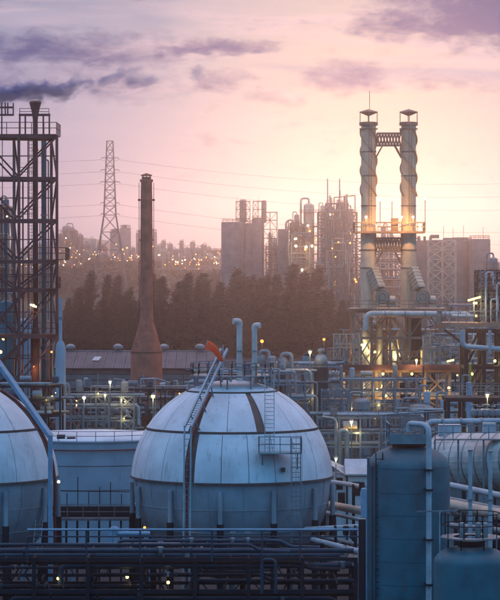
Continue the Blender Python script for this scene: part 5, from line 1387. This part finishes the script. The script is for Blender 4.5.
for d, px in ((228, 331), (212, 354), (200, 336), (194, 356)):
    member(t, 'support', (PX(px, d), d, 0), (PX(px, d), d, PZ(486 if d > 205 else 528, d)), .2, 'dark_steel')
    member(t, 'support', (PX(px, d), d + 1.6, 0), (PX(px, d), d + 1.6, PZ(486 if d > 205 else 528, d)), .2, 'dark_steel')
for px, r0, d in ((353, 534, 198), (346, 530, 201), (362, 486, 214)):
    vbody(t, PX(px, d), d, PZ(r0 + 6, d), PZ(r0 - 4, d), .26, 'dark_steel', name='valve', n=14)
t = thing('standpipe', 'short thick blue standpipe rising beside the large blue vessel', 'pipe', (PX(364, 186), 186, 0))
vbody(t, PX(364, 186), 186, 0, PZ(488, 186), .24, 'blue_steel', name='pipe', n=16); hoop(t, PX(364, 186), 186, PZ(518, 186), .24, .1, .08, 'galv', 'flange', 16)
t = thing('marker_post', 'dark square post between the pipe bundle and the large blue vessel', 'post', (PX(362, 178), 178, 0))
boxp(t, 'post', PX(359, 178), PX(366, 178), 178, 178.6, 0, PZ(520, 178), 'dark_steel'); boxp(t, 'cap', PX(358.7, 178), PX(366.3, 178), 177.97, 178.63, PZ(520, 178), PZ(519.2, 178), 'galv')

# small hut
dB = 246.0; q = lambda r_: PZ(r_, dB)
hu = thing('hut', 'small pale hut with shallow pitched roof right of the gas sphere', 'hut', (PX(350, dB), dB, 0))
xa, xm, xb = PX(334, dB), PX(347.5, dB), PX(376, dB)
boxp(hu, 'wall', xm, xb, dB, dB + 5, 0, q(474), 'house_wall')
boxp(hu, 'side_wall', xa + .1, xm - .002, dB + .3, dB + 4.9, 0, q(476), 'house_wall')
b = MB()
for lo, hi, ya in ((xm - .2, xb + .2, 0),):
    b.quad([(lo, dB - .25, q(474)), (hi, dB - .25, q(474)), (hi, dB + 2.6, q(461)), (lo, dB + 2.6, q(461))]); b.quad([(hi, dB + 5.2, q(474)), (lo, dB + 5.2, q(474)), (lo, dB + 2.6, q(461)), (hi, dB + 2.6, q(461))])
    b.quad([(lo, dB - .25, q(475.5)), (hi, dB - .25, q(475.5)), (hi, dB - .25, q(474)), (lo, dB - .25, q(474))])
    b.quad([(lo, dB - .25, q(475.5)), (lo, dB - .25, q(474)), (lo, dB + 2.6, q(461)), (lo, dB + 5.2, q(474)), (lo, dB + 5.2, q(475.5))])
b.build('roof', 'house_roof', hu)
b = MB(); b.quad([(xa - .2, dB - .1, q(466)), (xm - .2, dB - .28, q(475)), (xm - .2, dB + 5, q(470)), (xa - .2, dB + 5, q(464))]); b.build('lean_to_roof', 'house_roof', hu)
for a, e, r0, r1_ in ((336, 343, 478, 490), (338, 345, 493, 510)): boxp(hu, 'window', PX(a, dB), PX(e, dB), dB + .24, dB + .32, q(r1_), q(r0), 'glass_dark')
for a, e, r0, r1_ in ((352, 360, 482, 496),): boxp(hu, 'window', PX(a, dB), PX(e, dB), dB - .04, dB + .02, q(r1_), q(r0), 'glass_dark')
boxp(hu, 'door_frame', xm - .12, xm + .05, dB - .06, dB + .2, 0, q(475.6), 'dark_steel')

# ------------------------------------------------------------------ foreground pipe rack
dN = 190.0; q = lambda r_: PZ(r_, dN)
nr = thing('foreground_pipe_rack', 'wide dark foreground pipe rack crossing below both gas spheres', 'pipe rack', (PX(170, dN), dN, 0))
xa, xb = PX(-20, dN), PX(356, dN); w = xb - xa
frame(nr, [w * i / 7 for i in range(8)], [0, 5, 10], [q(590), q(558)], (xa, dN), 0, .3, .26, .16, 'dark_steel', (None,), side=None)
rowsN = [(530, 27, 362, .09, 'blue_steel', -1), (537, 27, 362, .06, 'shade_slate_pipe', -1), (545, -20, 250, .13, 'shade_slate_pipe', 0), (541, 118, 280, .15, 'shade_slate_pipe', 3), (551, -20, 356, .20, 'shade_slate_pipe', 1.2), (549.5, -20, 210, .12, 'dark_steel', 4),
         (556, -20, 356, .30, 'shade_slate_pipe', 2.6), (563, -20, 300, .16, 'dark_steel', .3), (566, 60, 356, .24, 'shade_slate_pipe', 1.6), (568, -20, 180, .13, 'shade_slate_pipe', 3), (575, 90, 260, .14, 'dark_steel', 1.0),
         (581, 190, 356, .14, 'shade_slate_pipe', 2.2), (587, -20, 150, .2, 'dark_steel', 1.4), (594, -20, 356, .22, 'dark_steel', .8), (599, 10, 330, .2, 'shade_slate_pipe', 1.8)]
for (r_, a, e, rad_, m, dy) in rowsN:
    d = dN + dy; pts = [P(a, r_, d), P(e, r_, d)]
    if a > 0: pts = [P(a, r_ + 26, d)] + pts if r_ != 530 else pts
    if 200 < e < 340: pts = pts + [P(e + 10, r_ + 6, d), P(e + 40, r_ + 7, d)]
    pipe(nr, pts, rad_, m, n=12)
    if rad_ > .1:
        for kf in range(rnd.randint(2, 5)):                # flanged joints, some with a hand valve
            pxf = rnd.uniform(max(a, -5) + 6, min(e, 350) - 6); cf = P(pxf, r_, d)
            MB().tube([cf - Vector((.07, 0, 0)), cf + Vector((.07, 0, 0))], rad_ * 1.55, 12).build('flange', 'shade_slate_pipe', nr)
            if rnd.random() < .35:
                vv = vbody(nr, cf.x + .3, cf.y, cf.z - rad_ * 1.2, cf.z + rad_ * 1.8, rad_ * 1.25, 'grey_pipe', name='valve', n=12)
                member(vv, 'spindle', (cf.x + .3, cf.y, cf.z + rad_), (cf.x + .3, cf.y, cf.z + rad_ + .5), .06, 'galv')
                MB().tube([(cf.x + .3 + .22 * math.cos(2 * PI * kk / 12), cf.y + .22 * math.sin(2 * PI * kk / 12), cf.z + rad_ + .5) for kk in range(13)], .03, 5).build('handwheel', 'galv', vv)
for px in (86, 140, 212, 262, 300): member(nr, 'stanchion', P(px, 562, dN - 1), P(px, 530.5, dN - 1), .14, 'shade_slate_pipe', shape='tube')
for i in range(26):
    px = -10 + i * 14.4 + rnd.uniform(-4, 4); r_ = rnd.uniform(556, 590)
    member(nr, 'tie_beam', P(px, r_, dN + rnd.uniform(-.2, .6)), P(px + rnd.uniform(-4, 4), r_ - rnd.uniform(6, 12), dN + 5), .14, 'dark_steel')
for px, r_, h in ((262, 560, 34),):
    g = rnd.uniform(6, 16); pipe(nr, [P(px, r_ + h, dN - .8), P(px, r_, dN - .8), P(px + g, r_, dN - .8), P(px + g, r_ + h, dN - .8)], .14, 'shade_slate_pipe', 'pipe_loop')
for px, r_ in ((58, 579), (127, 577.5), (168, 583)):
    lamp(nr, P(px, r_, dN + 1.5), .13, 'lamp_yellow', 8, (1, .66, .25))
    member(nr, 'lamp_stem', P(px, r_ + 8, dN + 1.6), P(px, r_ + .5, dN + 1.6), .08, 'dark_steel')
sb = thing('pipe_bridge', 'raised pipe with end cap crossing between the sphere legs and the flat tank', 'pipe', (PX(110, 200), 200, 0))
pipe(sb, [P(111, 562, 200), P(111, 529, 200), P(117, 529, 200), P(117, 534, 200), P(150, 534, 200)], .2, 'blue_steel', 'pipe', .3, 12)
member(sb, 'stand', (PX(140, 200), 200, 0), P(140, 535, 200), .16, 'dark_steel')
pipe(sb, [P(27, 546, 199), P(180, 545, 199)], .2, 'grey_pipe', 'pipe')
for px in (60, 96, 160): member(sb, 'stand', (PX(px, 199), 199, 0), P(px, 546.5, 199), .16, 'dark_steel')
for i, (px, d, lab) in enumerate(((146, 206, 'pump with small warm lamp between the flat tank and the vented gas sphere'), (300, 204, 'pump beneath the side ladder of the gas sphere that has top vents'), (70, 204, 'pump standing below the scaffold walkway'), (20, 203, 'pump below the gas sphere with the blue stair rail'))):
    x = PX(px, d); t = thing('pump', lab, 'pump', (x, d, 0))
    boxp(t, 'plinth', x - 1.2, x + 1.2, d - .6, d + .6, 0, .5, 'concrete')
    MB().tube([(x - 1, d, 1.1), (x + .1, d, 1.1)], .42, 16).build('motor', 'teal', t); MB().tube([(x + .2, d - .3, 1.1), (x + .2, d + .3, 1.1)], .6, 18).build('casing', 'grey_pipe', t)
    pipe(t, [(x + .2, d, 1.6), (x + .2, d, 5.5), (x + 2, d, 5.5)], .16, 'blue_steel', 'discharge_pipe')
    if i == 0: lamp(t, P(144.5, 528, 204.5), .12, 'lamp_orange', 30, (1, .6, .25))

# ------------------------------------------------------------------ smoke drifting from a stack beyond the tower
def smoke():
    d = 330.0; p0, p1 = P(-70, 103, d), P(210, 72, d)
    L = (p1 - p0).length; b = MB(); n = 20
    pts = [(-L / 2 + L * i / n, 0, 0) for i in range(n + 1)]
    rad = [S(15 + 5 * i / n, d) * (1.0 if 0 < i < n else .05) for i in range(n + 1)]
    b.tube(pts, rad, 14)
    m = bpy.data.materials.new('smoke'); m.use_nodes = True
    k = NT(m.node_tree); m.node_tree.nodes.clear()
    tc = k.new('ShaderNodeTexCoord').outputs['Object']
    sp_ = k.new('ShaderNodeSeparateXYZ'); k.l.new(tc, sp_.inputs[0]); X, Y, Z = sp_.outputs
    u = k.m('ADD', k.m('DIVIDE', X, L), .5)
    wob = k.noise(k.xyz(k.m('MULTIPLY', X, .22), 3.0, 0.0), 1.0, 2.0)
    zz = k.m('SUBTRACT', Z, k.m('MULTIPLY', k.m('SUBTRACT', wob, .5), 3.2))
    r_ = k.m('SQRT', k.m('ADD', k.m('MULTIPLY', Y, Y), k.m('MULTIPLY', zz, zz)))
    rr_ = k.m('DIVIDE', r_, k.m('ADD', S(10.5, d), k.m('MULTIPLY', u, S(5, d))))
    n1 = k.noise(k.xyz(k.m('MULTIPLY', X, .55), Y, Z), .9, 6.0, .62, .6)
    n2 = k.noise(k.xyz(k.m('MULTIPLY', X, .16), k.m('MULTIPLY', Y, .2), k.m('MULTIPLY', Z, .2)), 1.0, 2.0)
    # dense near the source, broken into puffs further out
    far = k.ramp(u, .44, .68)
    core = k.m('SUBTRACT', 1.0, rr_)
    dn = k.m('ADD', k.m('MULTIPLY', core, .9), k.m('MULTIPLY', k.m('SUBTRACT', n1, .5), 2.9))
    dn = k.m('SUBTRACT', dn, k.m('MULTIPLY', far, k.m('MULTIPLY', k.ramp(n2, .60, .42), 1.15)))
    dens = k.m('MULTIPLY', k.ramp(dn, .06, .75), k.m('SUBTRACT', 1.0, k.m('MULTIPLY', k.ramp(u, .35, .8), .75)))
    dens = k.m('MULTIPLY', dens, k.ramp(rr_, 1.25, .85))
    v = k.new('ShaderNodeVolumePrincipled')
    v.inputs['Color'].default_value = (.07, .24, .72, 1); v.inputs['Anisotropy'].default_value = .2
    k.l.new(k.m('MULTIPLY', dens, 1.15), v.inputs['Density'])
    o = k.new('ShaderNodeOutputMaterial'); k.l.new(v.outputs[0], o.inputs['Volume'])
    m.cycles.volume_step_rate = .09
    MATS['smoke'] = m
    ob = b.build('smoke', 'smoke'); ob.location = (p0 + p1) / 2
    ax_ = (p1 - p0).normalized(); ob.rotation_euler = ax_.to_track_quat('X', 'Z').to_euler()
    ob['kind'] = 'stuff'; tag(ob, 'dark blue-grey smoke plume drifting right above the steel tower', 'smoke')
smoke()
